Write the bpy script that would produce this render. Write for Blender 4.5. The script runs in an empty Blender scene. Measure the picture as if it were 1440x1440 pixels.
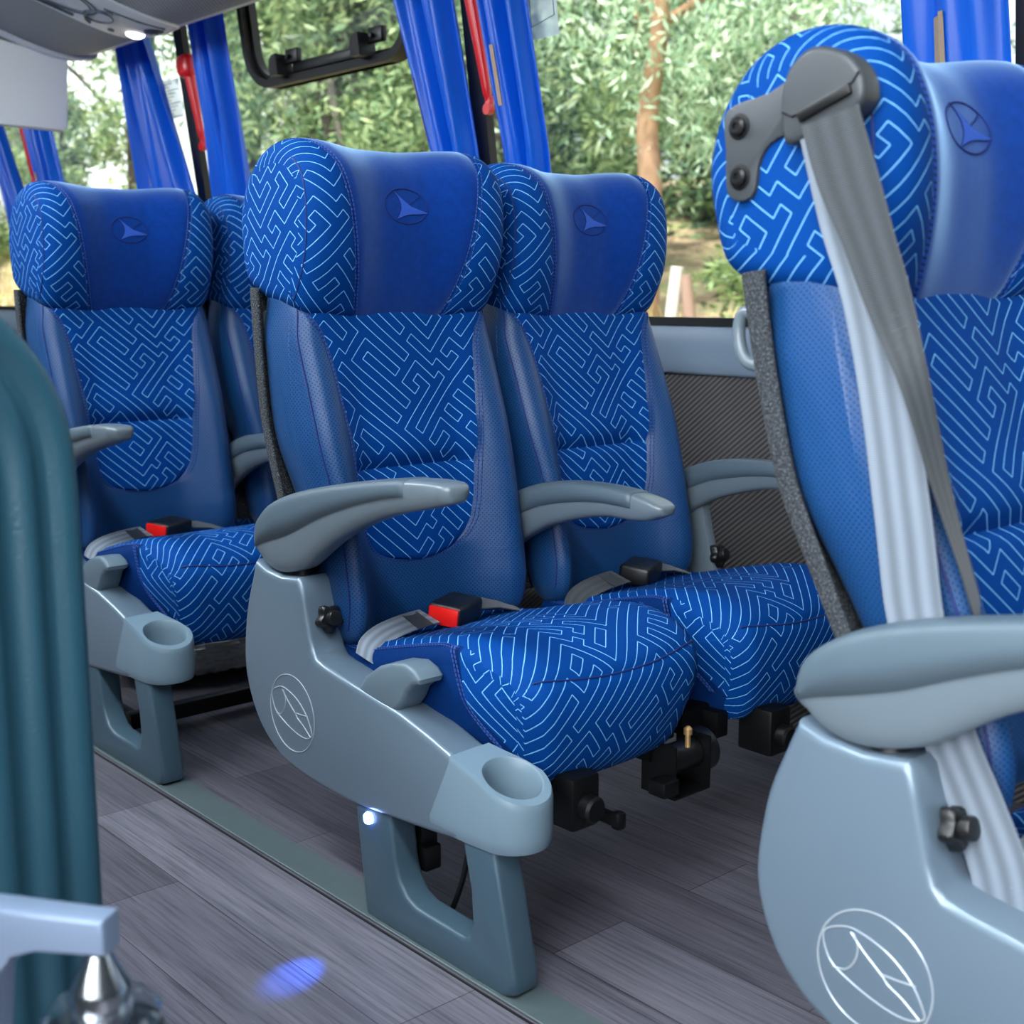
import bpy, bmesh, math, random
from mathutils import Vector, Matrix
R = math.radians
SC = bpy.context.scene
COL = SC.collection
rnd = random.Random(7)

# ------------------------------------------------------------------ helpers
def mesh_obj(name, verts, faces, mats, parent=None, uvs=None, midx=None, smooth=True, angle=50, recalc=True, loc=None):
    me = bpy.data.meshes.new(name)
    me.from_pydata([tuple(v) for v in verts], [], [tuple(f) for f in faces])
    if uvs is not None:
        ul = me.uv_layers.new(name='uv')
        for lp in me.loops:
            ul.data[lp.index].uv = uvs[lp.vertex_index]
    if not isinstance(mats, (list, tuple)): mats = [mats]
    for m in mats: me.materials.append(m)
    if midx is not None:
        for p, k in zip(me.polygons, midx): p.material_index = k
    if recalc:
        bm = bmesh.new(); bm.from_mesh(me)
        bmesh.ops.recalc_face_normals(bm, faces=bm.faces[:]); bm.to_mesh(me); bm.free()
    if smooth:
        for p in me.polygons: p.use_smooth = True
        me.set_sharp_from_angle(angle=R(angle))
    o = bpy.data.objects.new(name, me); COL.objects.link(o)
    if loc is not None: o.location = loc
    if parent is not None: o.parent = parent
    return o

def empty(name, loc=(0, 0, 0), rz=0):
    o = bpy.data.objects.new(name, None); COL.objects.link(o)
    o.location = loc; o.rotation_euler = (0, 0, rz); o.empty_display_size = .1
    return o

def tag(o, label=None, cat=None, group=None, kind=None):
    if label: o['label'] = label
    if cat: o['category'] = cat
    if group: o['group'] = group
    if kind: o['kind'] = kind
    return o

class MB:
    """collects shapes into one mesh"""
    def __init__(s): s.v = []; s.f = []; s.m = []
    def add(s, v, f, mi=0):
        n = len(s.v); s.v += [tuple(x) for x in v]; s.f += [tuple(n + i for i in q) for q in f]; s.m += [mi] * len(f); return s
    def box(s, a, b, mi=0):
        x0, y0, z0 = a; x1, y1, z1 = b
        return s.add([(x0, y0, z0), (x1, y0, z0), (x1, y1, z0), (x0, y1, z0), (x0, y0, z1), (x1, y0, z1), (x1, y1, z1), (x0, y1, z1)],
                     [(0, 3, 2, 1), (4, 5, 6, 7), (0, 1, 5, 4), (1, 2, 6, 5), (2, 3, 7, 6), (3, 0, 4, 7)], mi)
    def rbox(s, a, b, r=.004, seg=2, mi=0, mat=None):
        bm = bmesh.new(); bmesh.ops.create_cube(bm, size=1)
        for v in bm.verts:
            v.co = Vector([(a[i] + b[i]) / 2 + v.co[i] * (b[i] - a[i]) for i in range(3)])
        bmesh.ops.bevel(bm, geom=bm.edges[:], offset=r, segments=seg, affect='EDGES', profile=.5)
        if mat: bmesh.ops.transform(bm, matrix=mat, verts=bm.verts)
        bm.verts.index_update()
        s.add([v.co[:] for v in bm.verts], [[v.index for v in f.verts] for f in bm.faces], mi); bm.free(); return s
    def tube(s, pts, r, n=8, mi=0, closed=False, cap=True):
        pts = [Vector(p) for p in pts]; m = len(pts)
        rs = r if isinstance(r, (list, tuple)) else [r] * m
        V = []; up = None
        for i, p in enumerate(pts):
            if closed: t = pts[(i + 1) % m] - pts[i - 1]
            else: t = pts[min(i + 1, m - 1)] - pts[max(i - 1, 0)]
            t = t.normalized() if t.length > 1e-9 else Vector((0, 0, 1))
            if up is None:
                up = Vector((0, 0, 1)) if abs(t.z) < .9 else Vector((1, 0, 0))
            a = t.cross(up)
            if a.length < 1e-6: a = t.cross(Vector((.3, .5, .8)))
            a.normalize(); b = a.cross(t).normalized(); up = b
            for k in range(n):
                th = 2 * math.pi * k / n
                V.append(p + a * (rs[i] * math.cos(th)) + b * (rs[i] * math.sin(th)))
        F = []
        for i in range(m if closed else m - 1):
            j = (i + 1) % m
            for k in range(n):
                F.append((i * n + k, i * n + (k + 1) % n, j * n + (k + 1) % n, j * n + k))
        if cap and not closed:
            F.append(tuple(range(n))[::-1]); F.append(tuple((m - 1) * n + k for k in range(n)))
        return s.add(V, F, mi)
    def lathe(s, prof, axis=Matrix.Identity(4), n=24, mi=0):
        """prof: list of (r, z); revolved about z then transformed"""
        V = []; F = []; m = len(prof)
        for r, z in prof:
            for k in range(n):
                th = 2 * math.pi * k / n
                V.append(axis @ Vector((r * math.cos(th), r * math.sin(th), z)))
        for i in range(m - 1):
            for k in range(n):
                F.append((i * n + k, i * n + (k + 1) % n, (i + 1) * n + (k + 1) % n, (i + 1) * n + k))
        F.append(tuple(range(n))[::-1]); F.append(tuple((m - 1) * n + k for k in range(n)))
        return s.add(V, F, mi)
    def strip(s, rows, th, mi=0):
        """rows of (left, right): a thin webbing with thickness"""
        rows = [(Vector(a), Vector(b)) for a, b in rows]; V = []; m = len(rows)
        for i, (a, b) in enumerate(rows):
            p, q = rows[max(i - 1, 0)], rows[min(i + 1, m - 1)]
            t = (q[0] + q[1]) - (p[0] + p[1]); n = t.cross(b - a)
            n = n.normalized() * th / 2 if n.length > 1e-9 else Vector((0, th / 2, 0))
            V += [a + n, b + n, b - n, a - n]
        F = [(0, 1, 2, 3), tuple(4 * (m - 1) + k for k in (3, 2, 1, 0))]
        for i in range(m - 1):
            for k in range(4):
                F.append((4 * i + k, 4 * i + (k + 1) % 4, 4 * i + 4 + (k + 1) % 4, 4 * i + 4 + k))
        return s.add(V, F, mi)
    def build(s, name, mats, parent=None, smooth=True, angle=40, loc=None):
        return mesh_obj(name, s.v, s.f, mats, parent, midx=s.m, smooth=smooth, angle=angle, loc=loc)

def crom(pts, k, closed=False):
    """Catmull-Rom, k steps per segment (keeps control correspondence)"""
    n = len(pts); out = []
    pts = [Vector(p) for p in pts]
    segs = n if closed else n - 1
    for i in range(segs):
        if closed: p0, p1, p2, p3 = pts[i - 1], pts[i], pts[(i + 1) % n], pts[(i + 2) % n]
        else: p0, p1, p2, p3 = pts[max(i - 1, 0)], pts[i], pts[i + 1], pts[min(i + 2, n - 1)]
        for a in range(k):
            t = a / k
            out.append(.5 * ((2 * p1) + (p2 - p0) * t + (2 * p0 - 5 * p1 + 4 * p2 - p3) * t * t + (3 * p1 - p0 - 3 * p2 + p3) * t ** 3))
    if not closed: out.append(pts[-1].copy())
    return out

def lerp_tab(tab, x):
    if x <= tab[0][0]: return tab[0][1]
    for (a, b), (c, d) in zip(tab, tab[1:]):
        if x <= c: return b + (d - b) * (x - a) / (c - a)
    return tab[-1][1]

def sstep(a, b, x):
    t = min(1, max(0, (x - a) / (b - a))); return t * t * (3 - 2 * t)

def outline_solid(name, pts, y0, y1, mat, parent=None, bev=.008, seg=3, loc=None, angle=35):
    """(x, z) outline extruded from y0 to y1, edges rounded"""
    bm = bmesh.new()
    vs = [bm.verts.new((p[0], y0, p[1])) for p in pts]
    f = bm.faces.new(vs)
    r = bmesh.ops.extrude_face_region(bm, geom=[f])
    bmesh.ops.translate(bm, vec=(0, y1 - y0, 0), verts=[g for g in r['geom'] if isinstance(g, bmesh.types.BMVert)])
    bmesh.ops.recalc_face_normals(bm, faces=bm.faces[:])
    es = [e for e in bm.edges if len(e.link_faces) == 2 and any(len(q.verts) > 4 for q in e.link_faces)]
    if bev: bmesh.ops.bevel(bm, geom=es, offset=bev, segments=seg, affect='EDGES', profile=.5, clamp_overlap=True)
    me = bpy.data.meshes.new(name); bm.to_mesh(me); bm.free(); me.materials.append(mat)
    for p in me.polygons: p.use_smooth = True
    me.set_sharp_from_angle(angle=R(angle))
    o = bpy.data.objects.new(name, me); COL.objects.link(o)
    if loc is not None: o.location = loc
    if parent is not None: o.parent = parent
    return o

# ------------------------------------------------------------------ materials
class NT:
    def __init__(s, name):
        s.m = bpy.data.materials.new(name); s.m.use_nodes = True; s.t = s.m.node_tree
        s.p = s.t.nodes['Principled BSDF']; s.out = s.t.nodes['Material Output']
    def n(s, typ, **kw):
        x = s.t.nodes.new(typ)
        for k, v in kw.items(): setattr(x, k, v)
        return x
    def link(s, a, b): s.t.links.new(a, b)
    def val(s, sock, v):
        if hasattr(v, 'is_output') or isinstance(v, bpy.types.NodeSocket): s.link(v, sock)
        else: sock.default_value = v
    def math(s, op, a, b=None, c=None):
        x = s.n('ShaderNodeMath', operation=op); s.val(x.inputs[0], a)
        if b is not None: s.val(x.inputs[1], b)
        if c is not None: s.val(x.inputs[2], c)
        return x.outputs[0]
    def mix(s, f, a, b):
        x = s.n('ShaderNodeMix', data_type='RGBA'); s.val(x.inputs[0], f); s.val(x.inputs[6], a); s.val(x.inputs[7], b); return x.outputs[2]
    def noise(s, vec, scale, detail=3, rough=.55):
        x = s.n('ShaderNodeTexNoise'); x.inputs['Scale'].default_value = scale; x.inputs['Detail'].default_value = detail; x.inputs['Roughness'].default_value = rough
        if vec is not None: s.link(vec, x.inputs['Vector'])
        return x.outputs['Fac']
    def coord(s, which='Object'):
        return s.n('ShaderNodeTexCoord').outputs[which]
    def mapping(s, vec, scale=(1, 1, 1), rot=(0, 0, 0)):
        x = s.n('ShaderNodeMapping'); s.link(vec, x.inputs[0]); x.inputs['Scale'].default_value = scale; x.inputs['Rotation'].default_value = rot; return x.outputs[0]
    def bump(s, h, strength=.3, dist=.002):
        x = s.n('ShaderNodeBump'); x.inputs['Strength'].default_value = strength; x.inputs['Distance'].default_value = dist
        s.link(h, x.inputs['Height']); s.link(x.outputs[0], s.p.inputs['Normal'])
    def set(s, **kw):
        for k, v in kw.items(): s.val(s.p.inputs[k.replace('_', ' ')], v)
        return s
    def ramp(s, fac, stops):
        x = s.n('ShaderNodeValToRGB'); e = x.color_ramp.elements
        while len(e) < len(stops): e.new(.5)
        for q, (p, c) in zip(e, stops): q.position = p; q.color = c
        s.link(fac, x.inputs[0]); return x.outputs[0]

def C(r, g, b):
    """sRGB 0-255 to linear"""
    f = lambda c: (c / 255 / 12.92) if c / 255 <= .04045 else ((c / 255 + .055) / 1.055) ** 2.4
    return (f(r), f(g), f(b), 1)

def simple(name, col, rough=.5, metal=0, bump=0, scale=300, coat=0, spec=.5, var=0):
    t = NT(name); t.set(Base_Color=col, Roughness=rough, Metallic=metal)
    t.p.inputs['Specular IOR Level'].default_value = spec
    if coat: t.p.inputs['Coat Weight'].default_value = coat; t.p.inputs['Coat Roughness'].default_value = .15
    if bump: t.bump(t.noise(t.coord(), scale, 2), bump, .001)
    if var:
        f = t.noise(t.coord(), 40, 4); c2 = tuple(x * (1 - var) for x in col[:3]) + (1,)
        t.link(t.mix(f, col, c2), t.p.inputs['Base Color'])
    return t.m

# labyrinth weave: a closed-path line field on a 20 x 20 torus (degree two at every knot), read bitwise in the shader
LN = 20
def labyrinth(seed):
    g = random.Random(seed)
    H = [[1] * LN for _ in range(LN)]; V = [[0] * LN for _ in range(LN)]   # H[j][i]: (i,j)-(i+1,j)  V[j][i]: (i,j)-(i,j+1)
    def straight(i, j):
        i %= LN; j %= LN
        h = H[j][i] + H[j][i - 1]
        return 1 if h != 1 else 0
    def energy(i, j):
        e = 0
        for a in range(0, 2):
            for b in range(0, 2): e -= .56 * straight(i + a, j + b)
        for a in range(-1, 2):
            for b in range(-1, 2):
                q, w = (i + a) % LN, (j + b) % LN
                if H[w][q] and H[(w + 1) % LN][q] and V[w][q] and V[w][(q + 1) % LN]: e += 6   # no tiny squares
        return e
    for it in range(60000):
        T = 1.0 + 12 * max(0, 1 - it / 30000) ** 3
        i, j = g.randrange(LN), g.randrange(LN); i1, j1 = (i + 1) % LN, (j + 1) % LN
        a, b, c, d = H[j][i], H[j1][i], V[j][i], V[j][i1]
        if (a and b and not c and not d) or (c and d and not a and not b):
            e0 = energy(i, j)
            H[j][i], H[j1][i], V[j][i], V[j][i1] = 1 - a, 1 - b, 1 - c, 1 - d
            e1 = energy(i, j)
            if e1 > e0 and g.random() > math.exp(-(e1 - e0) / T):
                H[j][i], H[j1][i], V[j][i], V[j][i1] = a, b, c, d
    return H, V
LABH, LABV = labyrinth(11)

def weave_mat(name, base, line, step=.0166, lw=.0014, leather=None):
    t = NT(name)
    uv = t.coord('UV'); mp = t.mapping(uv, (1, 1, 1), (0, 0, R(42)))
    # slight waviness of the stretched cloth
    sx = t.n('ShaderNodeSeparateXYZ'); t.link(mp, sx.inputs[0])
    x = t.math('DIVIDE', sx.outputs[0], step); y = t.math('DIVIDE', sx.outputs[1], step)
    x = t.math('ADD', x, 4000); y = t.math('ADD', y, 4000)
    def table(row, data):
        f = t.math('DIVIDE', t.math('ADD', row, .5), LN)
        rp = t.n('ShaderNodeValToRGB'); cr = rp.color_ramp; cr.interpolation = 'CONSTANT'
        while len(cr.elements) < LN: cr.elements.new(.99)
        for k in range(LN):
            bits = sum(data[k][i] << i for i in range(LN)) / 2 ** LN
            cr.elements[k].position = k / LN; cr.elements[k].color = (bits, bits, bits, 1)
        t.link(f, rp.inputs[0])
        sp = t.n('ShaderNodeSeparateColor'); t.link(rp.outputs[0], sp.inputs[0])
        return t.math('MULTIPLY', sp.outputs[0], float(2 ** LN))
    def bit(val, col):
        return t.math('MODULO', t.math('FLOOR', t.math('DIVIDE', val, t.math('POWER', 2.0, col))), 2.0)
    def modn(v): return t.math('MODULO', v, float(LN))
    xf, yf = t.math('FLOOR', x), t.math('FLOOR', y)
    xr, yr = t.math('FLOOR', t.math('ADD', x, .5)), t.math('FLOOR', t.math('ADD', y, .5))
    hw = lw / step / 2
    def near(a, b):
        d = t.math('ABSOLUTE', t.math('SUBTRACT', a, b))
        m = t.n('ShaderNodeMapRange'); m.inputs[1].default_value = hw * .6; m.inputs[2].default_value = hw * 1.3
        m.inputs[3].default_value = 1; m.inputs[4].default_value = 0; t.link(d, m.inputs[0]); return m.outputs[0]
    h = t.math('MULTIPLY', bit(table(modn(yr), LABH), modn(xf)), near(y, yr))
    v = t.math('MULTIPLY', bit(table(modn(yf), LABV), modn(xr)), near(x, xr))
    m = t.math('MAXIMUM', h, v)
    fine = t.noise(t.mapping(uv, (1, 1, 1)), 900, 2)
    b2 = tuple(c * .72 for c in base[:3]) + (1,)
    ground = t.mix(fine, base, b2)
    if leather is None: t.link(t.mix(m, ground, line), t.p.inputs['Base Color'])
    else:               # plain leather behind a sewn edge, cloth in front of it (a fixed line on the bolster)
        so = t.n('ShaderNodeSeparateXYZ'); t.link(t.coord('Object'), so.inputs[0])
        e = t.math('ADD', t.math('MULTIPLY', t.math('MAXIMUM', t.math('SUBTRACT', .455, so.outputs[2]), 0.0), .33), t.math('MULTIPLY', t.math('MAXIMUM', t.math('SUBTRACT', .37, so.outputs[2]), 0.0), .7))
        k = t.math('GREATER_THAN', so.outputs[0], t.math('ADD', e, .262))
        t.link(t.mix(k, leather, t.mix(m, ground, line)), t.p.inputs['Base Color'])
    t.set(Roughness=.75); t.p.inputs['Sheen Weight'].default_value = .0; t.p.inputs['Sheen Roughness'].default_value = .4
    t.p.inputs['Sheen Tint'].default_value = (.35, .6, 1, 1); t.p.inputs['Specular IOR Level'].default_value = .08
    t.bump(t.math('ADD', t.math('MULTIPLY', m, -1.0), t.math('MULTIPLY', fine, .5)), .35, .0012)
    return t.m

M = {}
M['weave'] = weave_mat('weave_cloth', C(1, 64, 140), C(116, 186, 236))
M['weave_edge'] = weave_mat('weave_cloth_sewn_to_leather', C(1, 64, 140), C(116, 186, 236), leather=C(3, 42, 98))
def velvet():
    t = NT('velvet'); co = t.coord('UV')
    f = t.noise(co, 60, 5, .7); g = t.noise(co, 700, 2)
    t.link(t.mix(f, C(3, 60, 148), C(1, 36, 104)), t.p.inputs['Base Color'])
    t.set(Roughness=.9); t.p.inputs['Sheen Weight'].default_value = 1; t.p.inputs['Sheen Roughness'].default_value = .38
    t.p.inputs['Sheen Tint'].default_value = (.42, .68, 1, 1); t.p.inputs['Specular IOR Level'].default_value = .1
    t.bump(g, .25, .0008); return t.m
M['velvet'] = velvet()
def leather(name, col, perf):
    t = NT(name); uv = t.coord('UV'); h = t.noise(uv, 500, 3)
    c = col
    if perf:
        mp = t.mapping(uv, (1 / .0052, 1 / .0052, 1), (0, 0, R(45)))
        fr = t.n('ShaderNodeVectorMath', operation='FRACTION'); t.link(mp, fr.inputs[0])
        su = t.n('ShaderNodeVectorMath', operation='SUBTRACT'); t.link(fr.outputs[0], su.inputs[0]); su.inputs[1].default_value = (.5, .5, 0)
        fl = t.n('ShaderNodeVectorMath', operation='MULTIPLY'); t.link(su.outputs[0], fl.inputs[0]); fl.inputs[1].default_value = (1, 1, 0)
        ln = t.n('ShaderNodeVectorMath', operation='LENGTH'); t.link(fl.outputs[0], ln.inputs[0])
        m = t.n('ShaderNodeMapRange'); t.link(ln.outputs['Value'], m.inputs[0]); m.inputs[1].default_value = .2; m.inputs[2].default_value = .3
        m.inputs[3].default_value = 1; m.inputs[4].default_value = 0
        t.link(t.mix(m.outputs[0], col, tuple(x * .25 for x in col[:3]) + (1,)), t.p.inputs['Base Color'])
        h = t.math('SUBTRACT', t.math('MULTIPLY', h, .4), m.outputs[0])
    else: t.set(Base_Color=col)
    t.set(Roughness=.44); t.p.inputs['Specular IOR Level'].default_value = .42 if perf else .3
    t.p.inputs['Sheen Weight'].default_value = .03; t.p.inputs['Sheen Tint'].default_value = (.5, .7, 1, 1)
    t.bump(h, .25, .0008); return t.m
M['leather'] = leather('blue_leather', C(3, 42, 98), False)
M['leather_perf'] = leather('perforated_leather', C(20, 68, 120), True)
def stitch():
    t = NT('stitch'); uv = t.n('ShaderNodeSeparateXYZ'); t.link(t.coord('UV'), uv.inputs[0])
    f = t.math('LESS_THAN', t.math('FRACT', t.math('DIVIDE', uv.outputs[1], .007)), .62)
    t.link(t.mix(f, C(5, 22, 70), C(24, 74, 160)), t.p.inputs['Base Color']); t.set(Roughness=.6); return t.m
M['stitch'] = stitch()
M['welt'] = simple('welt_cord', C(10, 34, 100), .6)
M['emboss'] = simple('velvet_emboss', C(34, 82, 180), .8)
M['emboss_dark'] = simple('velvet_groove', C(6, 34, 104), .9)
def carpet():
    t = NT('carpet_back'); co = t.coord(); f = t.noise(co, 420, 4, .7)
    t.link(t.ramp(f, [(.35, C(13, 16, 20)), (.52, C(44, 49, 56)), (.68, C(122, 128, 132))]), t.p.inputs['Base Color']); t.set(Roughness=.95)
    t.bump(f, .8, .003); return t.m
M['carpet'] = carpet()
M['panel'] = simple('grey_panel_plastic', C(104, 122, 137), .3, .25, .12, 900, coat=.35)
M['cup'] = simple('grey_cup_plastic', C(112, 134, 148), .38, 0, .1, 700)
M['lever'] = simple('grey_lever_plastic', C(96, 114, 126), .4, 0, .1, 700)
M['leg'] = simple('teal_grey_leg_plastic', C(62, 84, 98), .36, 0, .2, 600)
M['arm'] = simple('grey_armrest_plastic', C(98, 111, 120), .32, 0, .12, 700, coat=.2)
M['arm_pad'] = simple('grey_armrest_pad', C(78, 94, 105), .45, 0, .25, 600)
M['groove'] = simple('panel_emblem_edge', C(176, 186, 194), .25, .3)
M['black'] = simple('black_plastic', C(16, 18, 20), .38, 0, .15, 400)
M['blackmetal'] = simple('black_painted_steel', C(8, 9, 11), .45, .3)
M['belt_guide'] = simple('charcoal_moulding', C(58, 62, 66), .45, 0, .15, 500)
M['steel'] = simple('brushed_steel', C(190, 196, 202), .22, 1)
M['brass'] = simple('yellow_zinc', C(235, 190, 130), .35, .8)
M['red'] = simple('red_plastic', C(205, 10, 24), .28, 0, coat=.3)
M['redbtn'] = simple('red_release_button', C(225, 22, 16), .35)
def webbing(name, c1, c2):
    t = NT(name); sx = t.n('ShaderNodeSeparateXYZ'); t.link(t.coord('UV'), sx.inputs[0])
    s = t.math('SINE', t.math('MULTIPLY', sx.outputs[0], 2 * math.pi * 3.0))
    f = t.math('MULTIPLY_ADD', s, .5, .5)
    w = t.math('SINE', t.math('MULTIPLY', sx.outputs[1], 2 * math.pi / .0022))
    t.link(t.mix(f, c1, c2), t.p.inputs['Base Color']); t.set(Roughness=.6); t.p.inputs['Sheen Weight'].default_value = .25
    t.bump(w, .3, .0006); return t.m
M['web'] = webbing('belt_webbing', C(94, 104, 115), C(124, 136, 149))
M['web_dark'] = webbing('belt_webbing_dark', C(38, 44, 48), C(54, 60, 65))
def curtain_mat():
    t = NT('curtain_satin'); f = t.noise(t.mapping(t.coord('UV'), (160, 3, 1)), 1.0, 2)
    c = t.mix(f, C(0, 92, 205), C(6, 122, 232)); t.link(c, t.p.inputs['Base Color']); t.set(Roughness=.3)
    t.p.inputs['Sheen Weight'].default_value = .1
    tr = t.n('ShaderNodeBsdfTranslucent'); tr.inputs[0].default_value = C(2, 112, 250)
    mx = t.n('ShaderNodeMixShader'); mx.inputs[0].default_value = .35
    t.link(t.p.outputs[0], mx.inputs[1]); t.link(tr.outputs[0], mx.inputs[2]); t.link(mx.outputs[0], t.out.inputs[0]); return t.m
M['curtain'] = curtain_mat()
M['tie'] = simple('beige_tape', C(166, 146, 124), .8)
def glass_mat(name, tint, refl=1.0):
    t = NT(name); t.t.nodes.remove(t.p)
    tr = t.n('ShaderNodeBsdfTransparent'); tr.inputs[0].default_value = tint
    gl = t.n('ShaderNodeBsdfGlossy'); gl.inputs['Roughness'].default_value = .01; gl.inputs[0].default_value = (.9, .95, 1, 1)
    gi = t.n('ShaderNodeNewGeometry'); dt = t.n('ShaderNodeVectorMath', operation='DOT_PRODUCT'); t.link(gi.outputs['Normal'], dt.inputs[0]); t.link(gi.outputs['Incoming'], dt.inputs[1])
    k = t.math('POWER', t.math('SUBTRACT', 1.0, t.math('ABSOLUTE', dt.outputs['Value'])), 5.0)
    mx = t.n('ShaderNodeMixShader'); t.link(t.math('MULTIPLY', t.math('MULTIPLY_ADD', k, .96, .04), refl), mx.inputs[0])
    t.link(tr.outputs[0], mx.inputs[1]); t.link(gl.outputs[0], mx.inputs[2]); t.link(mx.outputs[0], t.out.inputs[0]); return t.m
M['glass'] = glass_mat('window_glass', (.95, .98, .98, 1), .6)
M['clear'] = glass_mat('clear_plastic', (.86, .9, .92, 1), 3.0)
def floor_mat():
    t = NT('vinyl_plank_floor'); co = t.coord()
    b = t.n('ShaderNodeTexBrick'); t.link(co, b.inputs['Vector']); b.offset = .37; b.squash = 1
    b.inputs['Scale'].default_value = 1; b.inputs['Brick Width'].default_value = .92; b.inputs['Row Height'].default_value = .15
    b.inputs['Mortar Size'].default_value = .0009; b.inputs['Mortar Smooth'].default_value = .1; b.inputs['Bias'].default_value = 0
    b.inputs['Color1'].default_value = C(126, 125, 136); b.inputs['Color2'].default_value = C(94, 92, 102); b.inputs['Mortar'].default_value = C(52, 48, 54)
    st = t.noise(t.mapping(co, (5, 160, 1)), 1.0, 5, .65); st2 = t.noise(t.mapping(co, (1.2, 26, 1)), 1.0, 4)
    k = t.ramp(st, [(.3, (.34, .34, .36, 1)), (.5, (.82, .82, .82, 1)), (.72, (1.1, 1.1, 1.1, 1))])
    k2 = t.ramp(st2, [(.3, (.72, .72, .74, 1)), (.7, (1.1, 1.08, 1.06, 1))])
    x = t.n('ShaderNodeMix', data_type='RGBA', blend_type='MULTIPLY'); x.inputs[0].default_value = 1; t.link(b.outputs[0], x.inputs[6]); t.link(k, x.inputs[7])
    y = t.n('ShaderNodeMix', data_type='RGBA', blend_type='MULTIPLY'); y.inputs[0].default_value = 1; t.link(x.outputs[2], y.inputs[6]); t.link(k2, y.inputs[7])
    t.link(y.outputs[2], t.p.inputs['Base Color']); t.set(Roughness=.42); t.p.inputs['Specular IOR Level'].default_value = .4
    t.bump(st, .15, .001); return t.m
M['floor'] = floor_mat()
M['seam'] = simple('seat_track_vinyl', C(84, 98, 100), .45, 0, .2, 120, var=.25)
def ribbed():
    t = NT('ribbed_wall_trim'); sx = t.n('ShaderNodeSeparateXYZ'); t.link(t.mapping(t.coord(), (1, 1, 1), (0, R(0), 0)), sx.inputs[0])
    q = t.math('ADD', t.math('MULTIPLY', sx.outputs[0], .62), t.math('MULTIPLY', sx.outputs[2], -.78))
    s = t.math('MULTIPLY_ADD', t.math('SINE', t.math('MULTIPLY', q, 2 * math.pi / .0098)), .5, .5)
    t.link(t.mix(s, C(40, 39, 40), C(100, 97, 96)), t.p.inputs['Base Color']); t.set(Roughness=.6); t.bump(s, .6, .003); return t.m
M['ribbed'] = ribbed()
M['sill'] = simple('grey_sill_moulding', C(128, 146, 164), .4, 0, .1, 500)
M['rubber'] = simple('black_rubber', C(14, 16, 18), .6)
def rackmesh():
    t = NT('rack_perforated_lining'); mp = t.mapping(t.coord(), (1 / .012, 1 / .012, 0), (0, 0, R(45)))
    fr = t.n('ShaderNodeVectorMath', operation='FRACTION'); t.link(mp, fr.inputs[0])
    su = t.n('ShaderNodeVectorMath', operation='SUBTRACT'); t.link(fr.outputs[0], su.inputs[0]); su.inputs[1].default_value = (.5, .5, 0)
    fl = t.n('ShaderNodeVectorMath', operation='MULTIPLY'); t.link(su.outputs[0], fl.inputs[0]); fl.inputs[1].default_value = (1, 1, 0)
    ln = t.n('ShaderNodeVectorMath', operation='LENGTH'); t.link(fl.outputs[0], ln.inputs[0])
    f = t.math('LESS_THAN', ln.outputs['Value'], .28)
    t.link(t.mix(f, C(140, 146, 156), C(70, 76, 86)), t.p.inputs['Base Color']); t.set(Roughness=.7); return t.m
M['rackmesh'] = rackmesh()
M['rack'] = simple('rack_grey_plastic', C(206, 212, 224), .45)
M['psu'] = simple('service_panel_plastic', C(208, 216, 228), .4)
M['psu_line'] = simple('service_panel_groove', C(70, 82, 96), .5)
M['monitor'] = simple('monitor_casing', C(238, 242, 246), .5, 0, .08, 600)
M['white'] = simple('ceiling_lining', C(100, 104, 110), .7)
M['wallgrey'] = simple('wall_lining', C(50, 53, 58), .7)
def emis(name, col, s):
    t = NT(name); t.set(Base_Color=(0, 0, 0, 1)); t.p.inputs['Emission Color'].default_value = col; t.p.inputs['Emission Strength'].default_value = s; return t.m
M['lamp'] = emis('reading_lamp_glow', (1, .98, .9, 1), 6)
M['led'] = emis('blue_led_glow', (.25, .4, 1, 1), 25)
M['striplight'] = emis('ceiling_strip_glow', (.84, .93, 1, 1), 68.0)
def partition_mat():
    t = NT('teal_moulded_plastic'); t.set(Base_Color=C(30, 72, 88), Roughness=.4); t.p.inputs['Specular IOR Level'].default_value = .55
    t.bump(t.noise(t.coord(), 260, 3), .5, .0015); return t.m
M['partition'] = partition_mat()
M['bracket'] = simple('grey_bracket_paint', C(132, 150, 176), .35, .2)
M['decal'] = None
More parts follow.
